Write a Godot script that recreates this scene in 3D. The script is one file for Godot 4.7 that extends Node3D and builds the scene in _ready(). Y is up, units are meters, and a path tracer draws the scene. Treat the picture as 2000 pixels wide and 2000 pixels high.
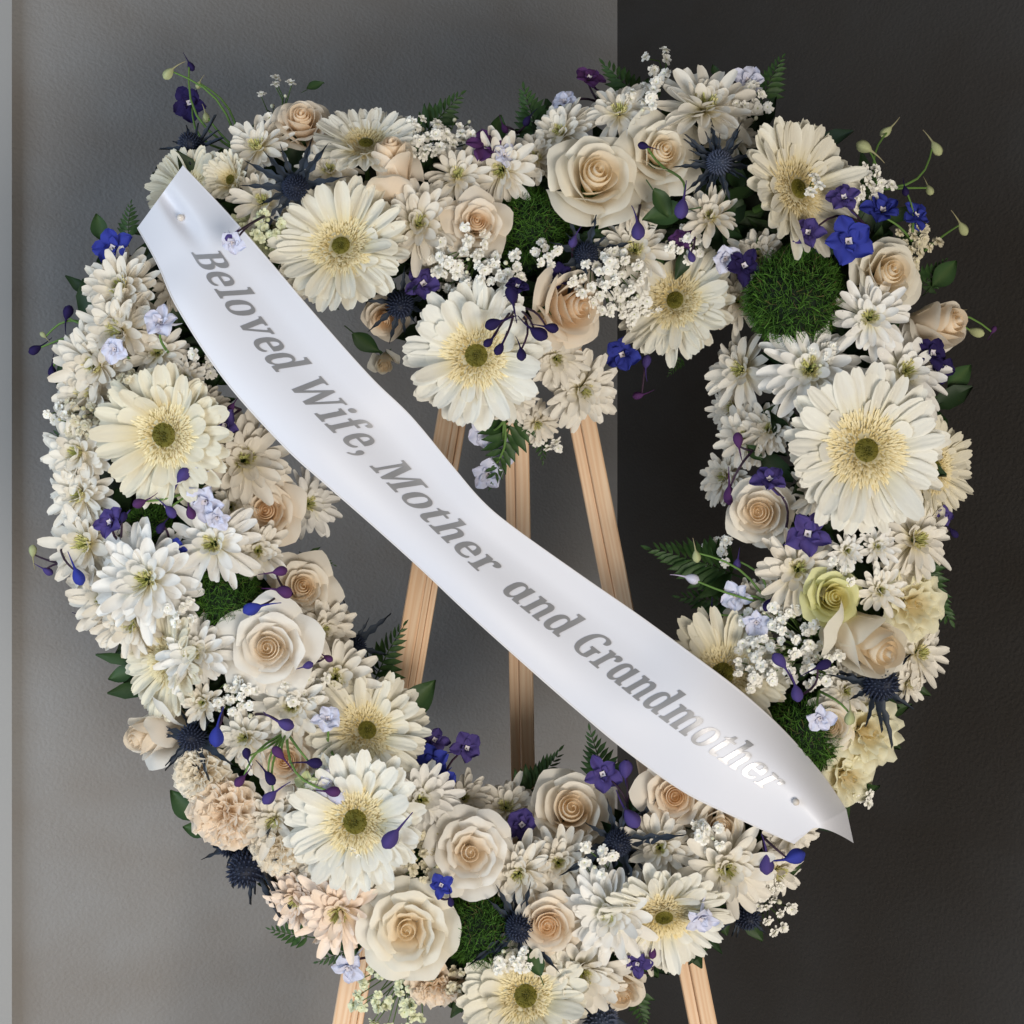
extends Node3D
# A heart-shaped funeral wreath of white flowers on a wooden easel in the corner of a dark room.
const PX := 0.0004      # metres that one photo pixel spans at the wreath's own plane
const EYE := 1.2        # metres from the viewer to that plane
const MID := 1.25       # height of the viewer's eye

var rng := RandomNumberGenerator.new()
var taken := {}
var cache := {}
var M := {}
var spine := PackedVector2Array()

func _ready():
	rng.seed = 7
	# ---- camera, surroundings, lights, exposure
	var cam := Camera3D.new()
	cam.name = "camera"
	cam.position = Vector3(0, MID, EYE)
	cam.fov = 2.0 * rad_to_deg(atan(1000.0 * PX / EYE))
	cam.near = 0.05
	cam.far = 60.0
	cam.current = true
	add_child(cam)
	var env := Environment.new()
	env.background_mode = Environment.BG_COLOR
	env.background_color = Color(0.150, 0.147, 0.142).linear_to_srgb()
	env.tonemap_mode = Environment.TONE_MAPPER_LINEAR
	env.tonemap_exposure = 1.06
	env.sdfgi_enabled = true
	env.ssao_enabled = true
	env.ssil_enabled = true
	var we := WorldEnvironment.new()
	we.name = "surroundings"
	we.environment = env
	add_child(we)
	area("window_light", Vector3(-0.98, 1.25, 0.85), Vector3(-0.40, 1.30, -0.2), Vector2(0.6, 1.3), Color(0.86, 0.93, 1.0), 1.0)
	area("room_light", Vector3(0.72, 0.42, 2.05), Vector3(0, 1.15, 0), Vector2(1.1, 0.9), Color(1.0, 0.97, 0.925), 4.0)
	materials()
	for p in [[985, 575], [870, 450], [700, 400], [520, 430], [375, 530], [290, 690], [285, 860], [325, 1050], [385, 1230], [470, 1400], [600, 1570], [755, 1710], [900, 1800], [1030, 1840], [1180, 1780], [1330, 1690], [1480, 1560], [1600, 1375], [1650, 1180], [1665, 980], [1675, 800], [1665, 640], [1600, 490], [1480, 390], [1340, 340], [1190, 370], [1070, 450], [985, 575]]:
		spine.append(Vector2(p[0], p[1]))
	room()
	easel()
	wreath_base()
	gerberas()
	roses()
	carnations()
	balls()
	mums()
	breath()
	delphiniums()
	hollies()
	ferns()
	ribbon()

func area(called, where, to, size, tint, energy):
	var l := AreaLight3D.new()
	l.name = called
	l.area_size = size
	l.light_color = tint
	l.light_energy = energy
	l.shadow_enabled = true
	l.area_range = 12.0
	l.area_attenuation = 2.0
	l.area_normalize_energy = true
	add_child(l)
	l.look_at_from_position(where, to, Vector3.UP)

# ---------------------------------------------------------------- helpers
class Geo:
	var v := PackedVector3Array()
	var c := PackedColorArray()
	var uv := PackedVector2Array()
	var i := PackedInt32Array()
	func sheet(nu: int, nv: int, fn: Callable, xf := Transform3D.IDENTITY):
		var b := v.size()
		for iv in nv + 1:
			for iu in nu + 1:
				var u := -1.0 + 2.0 * iu / nu
				var t := float(iv) / nv
				var r: Array = fn.call(u, t)
				v.append(xf * (r[0] as Vector3))
				c.append(r[1])
				uv.append(Vector2(u * 0.5 + 0.5, t))
		for iv in nv:
			for iu in nu:
				var a := b + iv * (nu + 1) + iu
				i.append_array(PackedInt32Array([a, a + nu + 1, a + 1, a + 1, a + nu + 1, a + nu + 2]))
	func tube(pts: Array, radii: Array, sides: int, col: Color, col2 = null):
		var n := pts.size()
		var b := v.size()
		for k in n:
			var d: Vector3 = ((pts[mini(k + 1, n - 1)] as Vector3) - (pts[maxi(k - 1, 0)] as Vector3)).normalized()
			var s := d.cross(Vector3(0.31, 0.2, 0.93)).normalized()
			var w := d.cross(s)
			for j in sides + 1:
				var a := TAU * j / sides
				v.append((pts[k] as Vector3) + (s * cos(a) + w * sin(a)) * float(radii[k]))
				c.append(col if col2 == null else col.lerp(col2, float(k) / (n - 1)))
				uv.append(Vector2(float(j) / sides, float(k) / (n - 1)))
		for k in n - 1:
			for j in sides:
				var a := b + k * (sides + 1) + j
				i.append_array(PackedInt32Array([a, a + sides + 1, a + 1, a + 1, a + sides + 1, a + sides + 2]))
	func ball(at: Vector3, r: Vector3, nu: int, nv: int, col: Color):
		sheet(nu, nv, func(u: float, t: float):
			var a := PI * u
			var p := PI * t
			return [at + Vector3(sin(p) * sin(a) * r.x, sin(p) * cos(a) * r.y, -cos(p) * r.z), col])
	func mesh() -> ArrayMesh:
		var n := PackedVector3Array()
		n.resize(v.size())
		for k in range(0, i.size(), 3):
			var f := (v[i[k + 2]] - v[i[k]]).cross(v[i[k + 1]] - v[i[k]])
			n[i[k]] += f
			n[i[k + 1]] += f
			n[i[k + 2]] += f
		for k in n.size():
			n[k] = n[k].normalized() if n[k].length_squared() > 1e-30 else Vector3.BACK
		var a := []
		a.resize(Mesh.ARRAY_MAX)
		a[Mesh.ARRAY_VERTEX] = v
		a[Mesh.ARRAY_NORMAL] = n
		a[Mesh.ARRAY_COLOR] = c
		a[Mesh.ARRAY_TEX_UV] = uv
		a[Mesh.ARRAY_INDEX] = i
		var m := ArrayMesh.new()
		m.add_surface_from_arrays(Mesh.PRIMITIVE_TRIANGLES, a)
		return m

func rr(a: float, b: float) -> float: return rng.randf_range(a, b)
func L(r, g, b) -> Color: return Color(r, g, b)

func numbered(called):
	var k: int = taken.get(called, 0)
	taken[called] = k + 1
	return called if k == 0 else "%s_%03d" % [called, k]

func tag(o, label, category, group = "", kind = ""):
	o.set_meta("label", label)
	if category: o.set_meta("category", category)
	if group: o.set_meta("group", group)
	if kind: o.set_meta("kind", kind)
	return o

func thing(called, xf: Transform3D, label, category, group = ""):
	var o := Node3D.new()
	o.name = numbered(called)
	add_child(o)
	o.transform = xf
	return tag(o, label, category, group)

func part(called, m: Mesh, mat: Material, parent: Node, xf := Transform3D.IDENTITY):
	var o := MeshInstance3D.new()
	o.name = called if parent != self else numbered(called)
	o.mesh = m
	o.material_override = mat
	o.transform = xf
	parent.add_child(o, true)
	return o

func at(x, y, z) -> Vector3:      # the point z metres in front of the wreath's plane on the line of sight through a photo pixel
	var k: float = (EYE - z) / EYE
	return Vector3((x - 1000.0) * PX * k, MID + (1000.0 - y) * PX * k, z)

func near(x, y) -> Array:         # [distance in pixels, outward direction] from the middle line of the heart
	var p := Vector2(x, y)
	var best := 1e9
	var q := p
	for k in spine.size() - 1:
		var c := Geometry2D.get_closest_point_to_segment(p, spine[k], spine[k + 1])
		var d := c.distance_to(p)
		if d < best:
			best = d
			q = c
	var o := (p - q).normalized()
	return [best, Vector2(o.x, -o.y)]

func surf(x, y) -> float:
	var d: float = near(x, y)[0]
	return 0.088 * sqrt(maxf(0.0, 1.0 - pow(d / 265.0, 2))) - maxf(0.0, d - 265.0) * PX * 0.5

func facing(x, y, f) -> Vector3:
	if f != null:
		return Vector3(f[0], f[1], 1.0).normalized()
	var n = near(x, y)
	var a := asin(clampf(n[0] / 300.0, 0.0, 0.96)) * 0.7
	return Vector3(n[1].x * sin(a), n[1].y * sin(a), cos(a))

func pose(x, y, z, f: Vector3, r, spin) -> Transform3D:
	var p := at(x, y, z)
	var zz := f.normalized()
	var xx := Vector3.UP.cross(zz)
	xx = Vector3.RIGHT if xx.length() < 0.01 else xx.normalized()
	var b := Basis(xx, zz.cross(xx), zz) * Basis(Vector3.BACK, spin)
	var k: float = (EYE - z) / EYE
	return Transform3D(b.scaled_local(Vector3.ONE * (r * PX * k)), p)

# ---------------------------------------------------------------- materials
func mat(called, albedo: Color, rough := 0.6, back := 0.0, metal := 0.0):
	var m := StandardMaterial3D.new()
	m.resource_name = called
	m.vertex_color_use_as_albedo = true
	m.albedo_color = albedo.linear_to_srgb()
	m.roughness = rough
	m.metallic = metal
	m.metallic_specular = 0.35
	if back > 0.0:
		m.backlight_enabled = true
		m.backlight = Color(back, back, back)
	M[called] = m
	return m

func noise(freq, oct := 3, kind := FastNoiseLite.TYPE_SIMPLEX_SMOOTH, sd := 1) -> FastNoiseLite:
	var n := FastNoiseLite.new()
	n.noise_type = kind
	n.frequency = freq
	n.fractal_octaves = oct
	n.seed = sd
	return n

func noise_tex(freq, oct := 3, sd := 1, size := 512) -> NoiseTexture2D:
	var t := NoiseTexture2D.new()
	t.width = size
	t.height = size
	t.seamless = true
	t.noise = noise(freq, oct, FastNoiseLite.TYPE_SIMPLEX_SMOOTH, sd)
	return t

func materials():
	for k in 3:
		mat("gerbera%d" % k, [L(.90, .86, .74), L(.92, .90, .82), L(.88, .83, .68)][k], 0.55, 0.8)
		mat("mum%d" % k, [L(.88, .84, .76), L(.84, .79, .70), L(.90, .88, .84)][k], 0.6, 0.75)
	mat("mum_blush", L(.90, .76, .64), 0.6, 0.5)
	mat("mum_green", L(.82, .85, .58), 0.6, 0.5)
	mat("peach", L(.96, .87, .76), 0.55, 0.9)
	mat("cream", L(.96, .92, .83), 0.55, 0.9)
	mat("white_rose", L(.96, .93, .89), 0.55, 0.9)
	mat("lisianthus", L(.92, .89, .70), 0.55, 0.9)
	mat("green_rose", L(.86, .86, .50), 0.55, 0.9)
	mat("beige_rose", L(.95, .89, .80), 0.55, 0.9)
	mat("floret", L(1, 1, 1), 0.7, 0.3)
	mat("plain", L(1, 1, 1), 0.6)
	mat("leaf", L(1, 1, 1), 0.5, 0.25)
	mat("moss", L(1, 1, 1), 0.75, 0.2)
	mat("breath", L(.88, .86, .80), 0.65, 0.4)
	mat("breath_beige", L(.70, .64, .48), 0.65, 0.4)
	mat("breath_green", L(.76, .78, .55), 0.65, 0.4)
	var cols = [L(.040, .052, .31), L(.075, .055, .20), L(.025, .018, .075), L(.62, .63, .76), L(.42, .45, .24), L(.09, .035, .12)]
	for k in 6:
		mat("delph%d" % k, cols[k], 0.75, 0.3).metallic_specular = 0.15
	mat("holly", L(1, 1, 1), 0.55)
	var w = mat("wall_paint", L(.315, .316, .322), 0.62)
	w.vertex_color_use_as_albedo = false
	w.uv1_triplanar = true
	w.uv1_world_triplanar = true
	w.uv1_scale = Vector3(2.5, 2.5, 2.5)
	var blotch := noise_tex(0.006, 4, 9, 512)
	blotch.color_ramp = Gradient.new()
	blotch.color_ramp.colors = PackedColorArray([Color(.93, .90, .87), Color(1, 1, 1)])
	w.albedo_texture = blotch
	w.heightmap_enabled = true
	w.heightmap_texture = noise_tex(0.085, 3, 3, 1024)
	w.heightmap_scale = 0.055
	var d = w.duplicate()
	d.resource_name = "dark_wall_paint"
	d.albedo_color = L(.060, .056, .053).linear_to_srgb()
	M["dark_wall_paint"] = d
	mat("white_trim", L(.37, .375, .38), 0.5)
	var im := Image.create(128, 1024, false, Image.FORMAT_RGB8)
	var n1 := noise(0.05, 3)
	var n2 := noise(0.02, 2, FastNoiseLite.TYPE_SIMPLEX_SMOOTH, 5)
	for y in 1024:
		for x in 128:
			var ring := sin((x * 0.30 + n2.get_noise_2d(x * 0.6, y * 0.09) * 9.0))
			var g := 0.5 + 0.32 * ring + 0.35 * n1.get_noise_2d(x * 4.0, y * 0.12)
			im.set_pixel(x, y, Color(.98, .87, .75).lerp(Color(.92, .76, .61), clampf(1.0 - g, 0, 1)))
	var wood = mat("wood", L(.92, .90, .88), 0.55)
	wood.vertex_color_use_as_albedo = false
	wood.albedo_texture = ImageTexture.create_from_image(im)
	var sat = mat("satin", L(.70, .71, .775), 0.46)
	sat.metallic_specular = 0.5
	sat.rim_enabled = true
	sat.rim = 0.4
	sat.backlight_enabled = true
	sat.backlight = Color(.25, .25, .25)
	var foil = mat("silver_foil", L(.43, .43, .45), 0.33, 0.0, 0.6)
	foil.metallic_specular = 0.5
	mat("pearl", L(.85, .83, .80), 0.15)

# ---------------------------------------------------------------- setting
func quad_wall(called, a: Vector3, b: Vector3, h, thick: Vector3, m, label):
	var g := Geo.new()
	var p = [a, b, b + thick, a + thick]
	for k in 4:
		var s: Vector3 = p[k]
		var e: Vector3 = p[(k + 1) % 4]
		g.sheet(1, 1, func(u: float, t: float): return [e.lerp(s, u * 0.5 + 0.5) + Vector3(0, h * t, 0), Color.WHITE])
	g.sheet(1, 1, func(u: float, t: float): return [(p[0] as Vector3).lerp(p[1], u * 0.5 + 0.5).lerp((p[3] as Vector3).lerp(p[2], u * 0.5 + 0.5), t) + Vector3(0, h, 0), Color.WHITE])
	var o = part(called, g.mesh(), M[m], self)
	o.set_meta("kind", "structure")
	o.set_meta("label", label)

func room():
	var corner := Vector3(0.12, 0, -0.55)
	var a := deg_to_rad(30.0)
	var lw := Vector3(-cos(a), 0, sin(a))
	var rw := Vector3(sin(a), 0, cos(a))
	quad_wall("left_wall", corner + lw * 1.15, corner - lw * 0.06, 2.7, -rw * 0.12, "wall_paint", "grey textured wall left of the corner behind the wreath")
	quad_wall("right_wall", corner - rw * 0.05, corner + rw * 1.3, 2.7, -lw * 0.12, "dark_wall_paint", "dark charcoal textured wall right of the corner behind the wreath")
	var tr := corner + lw * .673 + rw * .012
	quad_wall("door_trim", tr + lw * .12, tr, 2.7, -rw * 0.012, "white_trim", "pale upright trim at the far left edge of the picture")
	var g := Geo.new()
	g.sheet(1, 1, func(u: float, t: float): return [Vector3(u * 3.0, 0, 3.0 - t * 4.5), Color(.16, .14, .12)])
	var f = part("floor", g.mesh(), M["plain"], self)
	f.set_meta("kind", "structure")
	f.set_meta("label", "dim floor under the easel")

func bar(pa: Vector3, pb: Vector3, w, d, off) -> ArrayMesh:     # a squared stick with softened edges
	var g := Geo.new()
	var along := (pb - pa).normalized()
	var side := along.cross(Vector3.BACK).normalized()
	var front := side.cross(along)
	var e: float = minf(w, d) * 0.08
	var o: Vector3 = side * off
	var prof = [[-w / 2, -d], [-w / 2, -e], [-w / 2 + e, 0], [w / 2 - e, 0], [w / 2, -e], [w / 2, -d], [-w / 2, -d]]
	for k in 6:
		var q0 = prof[k]
		var q1 = prof[k + 1]
		g.sheet(1, 24, func(u: float, t: float):
			var s: float = u * 0.5 + 0.5
			var c := pa.lerp(pb, t) + o
			return [c + side * lerpf(q0[0], q1[0], s) + front * lerpf(q0[1], q1[1], s), Color.WHITE])
		for j in range(g.uv.size() - 50, g.uv.size()):
			var s2: float = lerpf(q0[0], q1[0], g.uv[j].x) + lerpf(q0[1], q1[1], g.uv[j].x) * 0.5
			g.uv[j] = Vector2(s2 / 0.03 + 0.37 + off * 20.0, g.uv[j].y * pa.distance_to(pb) / 0.6)
	return g.mesh()

func easel():
	var e = thing("wooden_easel", Transform3D.IDENTITY, "pale pine display easel with three legs behind the heart", "easel")
	var specs = [[971, 300, 560, 2690, -0.072, -0.02, 57], [1001, 420, 1034, 2180, -0.085, -0.105, 48], [1033, 300, 1512, 2690, -0.072, -0.02, 52]]
	for k in 3:
		var s = specs[k]
		var pa := at(s[0], s[1], s[4])
		var pb := at(s[2], s[3], s[5])
		var w: float = s[6] * PX * 1.06
		var main = part("leg", bar(pa, pb, w * 0.58, 0.012, -w * 0.21 if k != 0 else w * 0.21), M["wood"], e)
		if k == 0:
			part("strip", bar(pa, pb, w * 0.20, 0.010, -w * 0.185), M["wood"], main)
			part("strip", bar(pa - Vector3(0, 0, .002), pb - Vector3(0, 0, .002), w * 0.2, 0.010, -w * 0.395), M["wood"], main)
		else:
			part("strip", bar(pa - Vector3(0, 0, .003), pb - Vector3(0, 0, .003), w * 0.41, 0.010, w * 0.29), M["wood"], main)
	part("crossbar", bar(at(610, 2300, -0.045), at(1440, 2300, -0.045), 0.02, 0.012, 0.0), M["wood"], e)

func wreath_base():
	var g := Geo.new()
	var pts := []
	var rad := []
	for k in spine.size():
		pts.append(at(spine[k].x, spine[k].y, -0.012))
		rad.append(0.042)
	g.tube(pts, rad, 12, L(.012, .020, .009))
	tag(part("wreath_base", g.mesh(), M["plain"], self), "dark green heart-shaped foam base under all the flowers", "wreath base")
	# dark leaves that fill the gaps between the flowers
	var f := Geo.new()
	for k in 1500:
		var seg := rng.randi_range(0, spine.size() - 2)
		var p := spine[seg].lerp(spine[seg + 1], rng.randf())
		var ang := rr(0, TAU)
		var d := sqrt(rng.randf()) * 150.0
		p += Vector2(cos(ang), sin(ang)) * d
		var z := surf(p.x, p.y) - rr(0.022, 0.05)
		var ln := rr(0.020, 0.036)
		var w := rr(0.005, 0.009)
		var nn = near(p.x, p.y)
		var dir := (Vector3(nn[1].x, nn[1].y, 0) * 0.5 + Vector3(rr(-1, 1), rr(-1, 1), rr(-0.1, .7))).normalized()
		var b := Basis.looking_at(-dir.cross(Vector3(rr(-1, 1), rr(-1, 1), 2.2)).normalized().cross(dir), dir)
		var cl := L(.012, .028, .012).lerp(L(.035, .07, .022), rng.randf())
		f.sheet(2, 3, func(u: float, t: float): return [Vector3(u * w * sin(PI * clampf(t, .03, .97)), t * ln, absf(u) * w * 0.4 - ln * 0.2 * t * t), cl], Transform3D(b, at(p.x, p.y, z)))
	tag(part("filler_foliage", f.mesh(), M["leaf"], self), "dark green leaves filling the gaps between the wreath's flowers", "foliage", "", "stuff")

# ---------------------------------------------------------------- gerbera daisies
func ray(width, bend, cup, notch, nu, nv, base_c: Color, tip_c: Color, sway) -> ArrayMesh:   # one strap petal of length 1 along +Y
	var g := Geo.new()
	g.sheet(nu, nv, func(u: float, q: float):
		var t: float = 1.0 - pow(1.0 - q, 1.9)
		var wd: float = width * 0.5 * (0.46 + 0.54 * sin(PI * 0.5 * minf(1.0, t * 1.5)))
		if t > 0.70: wd *= sqrt(maxf(0.10, 1.0 - pow((t - 0.70) / 0.315, 2)))
		var y: float = t - notch * (1.0 - absf(u)) * maxf(0.0, t - 0.85) * 4.0
		var groove: float = 0.030 * cos(u * PI * 3.0) * sin(PI * clampf(t * 1.05, 0, 1)) * (width / 0.25)
		return [Vector3(u * wd + sway * t * t, y, bend * t * t + cup * u * u * wd + groove), base_c.lerp(tip_c, smoothstep(0.0, 0.55, t))])
	return g.mesh()

func gerbera_meshes():
	var c0 := L(.96, .86, .52)
	var c1 := L(1, 1, 1)
	var a := []
	for k in 7:
		a.append(ray(rr(.20, .25), rr(-.16, .08), rr(-.2, .9), rr(.0, .06), 6, 5, c0, c1, rr(-.07, .07)))
	cache["gp"] = a
	for v in 2:
		var f := Geo.new()      # the dense ring of short florets between petals and eye
		f.sheet(28, 4, func(u: float, t: float):
			var r0: float = lerpf(.10, .46, t)
			return [Vector3(sin(PI * u) * r0, cos(PI * u) * r0, .075 - .02 * t), L(.20, .155, .045).lerp(L(.95, .88, .64), pow(t, .6))])
		for k in 900:
			var q := pow(rng.randf(), 0.7)
			var r := lerpf(0.13, 0.42, q)
			var ang := rr(0, TAU)
			var ln := lerpf(0.045, 0.11, q) * rr(.7, 1.2)
			var w := rr(.009, .018)
			var lift := lerpf(1.0, 0.25, q) + rr(-.2, .2)
			var low := L(.42, .32, .11).lerp(L(.80, .66, .33), q)
			var top := L(.72, .56, .24).lerp(L(.92, .82, .56), minf(1.0, q * 1.6 + rr(-.1, .3)))
			if rng.randf() < 0.36 * (1.0 - q * 1.5): top = L(.36, .26, .10)
			var b := Basis(Vector3.BACK, ang) * Basis(Vector3.RIGHT, lift)
			var o := Basis(Vector3.BACK, ang) * Vector3(0, r, 0.066)
			f.sheet(1, 2, func(u: float, t: float): return [Vector3(u * w * (1.0 - t * t * .7), t * ln, -0.25 * ln * t * t), low.lerp(top, t)], Transform3D(b, o))
		cache["gf%d" % v] = f.mesh()
	var e := Geo.new()
	e.sheet(24, 7, func(u: float, t: float):
		var a2 := PI * u
		return [Vector3(sin(a2) * .14 * t, cos(a2) * .14 * t, 0.075 - 0.05 * t * t - 0.03 * exp(-t * t * 9.0)), L(.065, .062, .007).lerp(L(.15, .13, .018), t)])
	for k in 90:
		var r2 := .14 * sqrt(rng.randf())
		var a3 := rr(0, TAU)
		e.ball(Vector3(sin(a3) * r2, cos(a3) * r2, 0.074 - 0.05 * pow(r2 / .14, 2)), Vector3(.011, .011, .016), 4, 3, L(.08, .078, .010).lerp(L(.20, .17, .03), rng.randf()))
	cache["ge"] = e.mesh()
	var bk := Geo.new()
	bk.sheet(14, 4, func(u: float, t: float): return [Vector3(sin(PI * u) * .22 * t, cos(PI * u) * .22 * t, -0.02 - 0.16 * (1.0 - t)), L(.06, .12, .03)])
	bk.tube([Vector3(0, 0, -.14), Vector3(0, 0, -.8)], [.05, .05], 7, L(.08, .16, .04))
	cache["gc"] = bk.mesh()

func gerberas():
	gerbera_meshes()
	# x, y, radius, mm above the mound, facing, petal lift, tone, label
	var rows = [
		[715, 285, 108, 6, [.05, .85], .22, 1, "white gerbera daisy on the top left lobe with its petals fanned upwards"],
		[668, 483, 142, 16, [-.12, .22], .20, 0, "large white gerbera daisy with a green eye, right of the ribbon's word Beloved"],
		[931, 694, 148, 14, [-.06, -.12], .12, 1, "white gerbera daisy at the heart's inner point, dark florets lying over its right petals"],
		[1321, 588, 128, 8, [-.42, .10], .20, 0, "cream gerbera daisy left of the largest green ball, turned to the left"],
		[1553, 372, 150, 14, [.62, .18], .24, 0, "cream gerbera daisy on the top right lobe above the largest green ball"],
		[1822, 915, 112, -8, [.85, .0], .10, 2, "yellowish gerbera daisy peeking out behind the big one on the right edge"],
		[1689, 880, 168, 22, [.05, .05], .10, 1, "largest white gerbera daisy, on the right side, with a round olive eye"],
		[325, 849, 150, 16, [-.25, -.10], .13, 2, "cream gerbera daisy on the left side of the heart with a dark olive eye"],
		[715, 1428, 128, 6, [.35, .42], .18, 0, "cream gerbera daisy with a brown eye at the inner lower left edge"],
		[696, 1604, 146, 18, [-.12, .12], .16, 1, "white gerbera daisy at the lower left, in front of the one with a brown eye"],
		[1296, 1785, 138, 12, [.02, -.62], .14, 1, "white gerbera daisy at the lower right with long petals hanging down"],
		[1027, 1945, 138, 10, [-.05, .32], .30, 0, "creamy gerbera daisy cut by the bottom edge of the picture"],
		[1413, 1318, 138, 6, [-.30, .30], .18, 2, "cream gerbera daisy half hidden behind the ribbon's word Grandmother"],
		[368, 372, 92, -16, [-.35, .30], .22, 2, "cream gerbera daisy behind the ribbon's upper end"],
		[452, 352, 62, -8, [-.4, .1], .75, 0, "half-closed cream gerbera daisy right of the ribbon's upper end"],
		[330, 1290, 120, -6, [-.75, -.12], .25, 2, "pale gerbera daisy facing left on the lower left outer edge"],
	]
	for k in rows.size():
		var s = rows[k]
		var f = facing(s[0], s[1], s[4])
		var t = thing("gerbera_daisy", pose(s[0], s[1], surf(s[0], s[1]) + s[3] * .001, f, s[2], rr(0, TAU)), s[7], "gerbera daisy", "gerbera daisies of the wreath")
		var m = M["gerbera%d" % s[6]]
		var age := rr(0, 1)
		var few := rng.randi_range(-3, 3)
		for ring in [[27 + few, 1.0, 0.0 - .06 * age, 0.25], [25 + few, .95, .09, .25], [16 - few, lerpf(.60, .74, age), .16 + .08 * age, .30]]:
			for j in ring[0]:
				var ang: float = TAU * (j + ring[2] * 5.0) / ring[0] + rr(-.06, .06)
				var ln: float = (ring[1] - ring[3]) * rr(.84, 1.06)
				var b: Basis = Basis(Vector3.BACK, ang) * Basis(Vector3.RIGHT, s[5] + ring[2] + rr(-.13, .11) + (rr(.2, .6) if rng.randf() < .07 else 0.0)) * Basis(Vector3.UP, rr(-.35, .35))
				part("petal", cache["gp"][(k * 3 + rng.randi() % 4) % 7], m, t, Transform3D(b * Basis.from_scale(Vector3(rr(.86, 1.14) * (1.0 - .02 * few), ln, ln)), Basis(Vector3.BACK, ang) * Vector3(0, ring[3], ring[2] * .08)))
		part("floret_ring", cache["gf%d" % (k % 2)], M["floret"], t).set_meta("kind", "stuff")
		part("eye", cache["ge"], M["floret"], t, Transform3D(Basis.from_scale(Vector3(1.06, 1.06, .8) * lerpf(.86, 1.12, age)), Vector3(0, 0, .055)))
		part("calyx", cache["gc"], M["leaf"], t)

# ---------------------------------------------------------------- roses
func rose_petal(phi, half, r0, r1, z0, h, curl, point, spiral, ruf, inner: Color, outer: Color) -> ArrayMesh:
	var g := Geo.new()
	var ph := rr(0, TAU)
	var lean := rr(-.06, .06)
	g.sheet(12, 9, func(u: float, t: float):
		var a: float = phi + u * half * (0.5 + 0.5 * sqrt(t))
		var q: float = sin(t * PI * 0.5)
		var r: float = lerpf(r0, r1, q * (0.55 + 0.45 * t)) + 0.10 * sin(PI * t) * r1
		var z: float = lerpf(z0, h, t)
		var cc: float = maxf(0.0, t - 0.62) / 0.38
		var edge: float = pow(absf(u), 2.6)
		r += curl * cc * cc * (0.7 + point * (1.0 - absf(u)))
		z -= curl * 0.75 * pow(cc, 2.2)
		z -= (h - z0) * 0.42 * edge * t
		r += spiral * u * t * r1 + ruf * sin(u * 8.0 + ph) * pow(t, 3.0)
		z += ruf * 0.8 * cos(u * 9.0 + ph * 2.0) * pow(t, 3.0) + lean * u * t
		return [Vector3(sin(a) * r, cos(a) * r, z), inner.lerp(outer, clampf(t * 0.75 + cc * 0.4, 0, 1))])
	return g.mesh()

func rose_bud(turns, r, z0, h, c0: Color, c1: Color) -> ArrayMesh:      # the rolled heart of a rose
	var g := Geo.new()
	g.sheet(int(turns * 16), 4, func(u: float, t: float):
		var s: float = u * 0.5 + 0.5
		var a: float = s * turns * TAU
		var rad: float = r * (0.06 + 0.94 * pow(s, 0.85))
		return [Vector3(sin(a), cos(a), 0) * rad * (0.75 + 0.30 * sin(t * 2.4) + 0.05 * t) + Vector3(0, 0, lerpf(maxf(z0, h - .42), h + 0.10 - 0.20 * s + 0.03 * sin(a * 1.31), t)), c0.lerp(c1, t * 0.5 + s * 0.4)])
	g.ball(Vector3(0, 0, h - .52), Vector3(r * .8, r * .8, .34), 10, 7, c0)
	return g.mesh()

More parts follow.
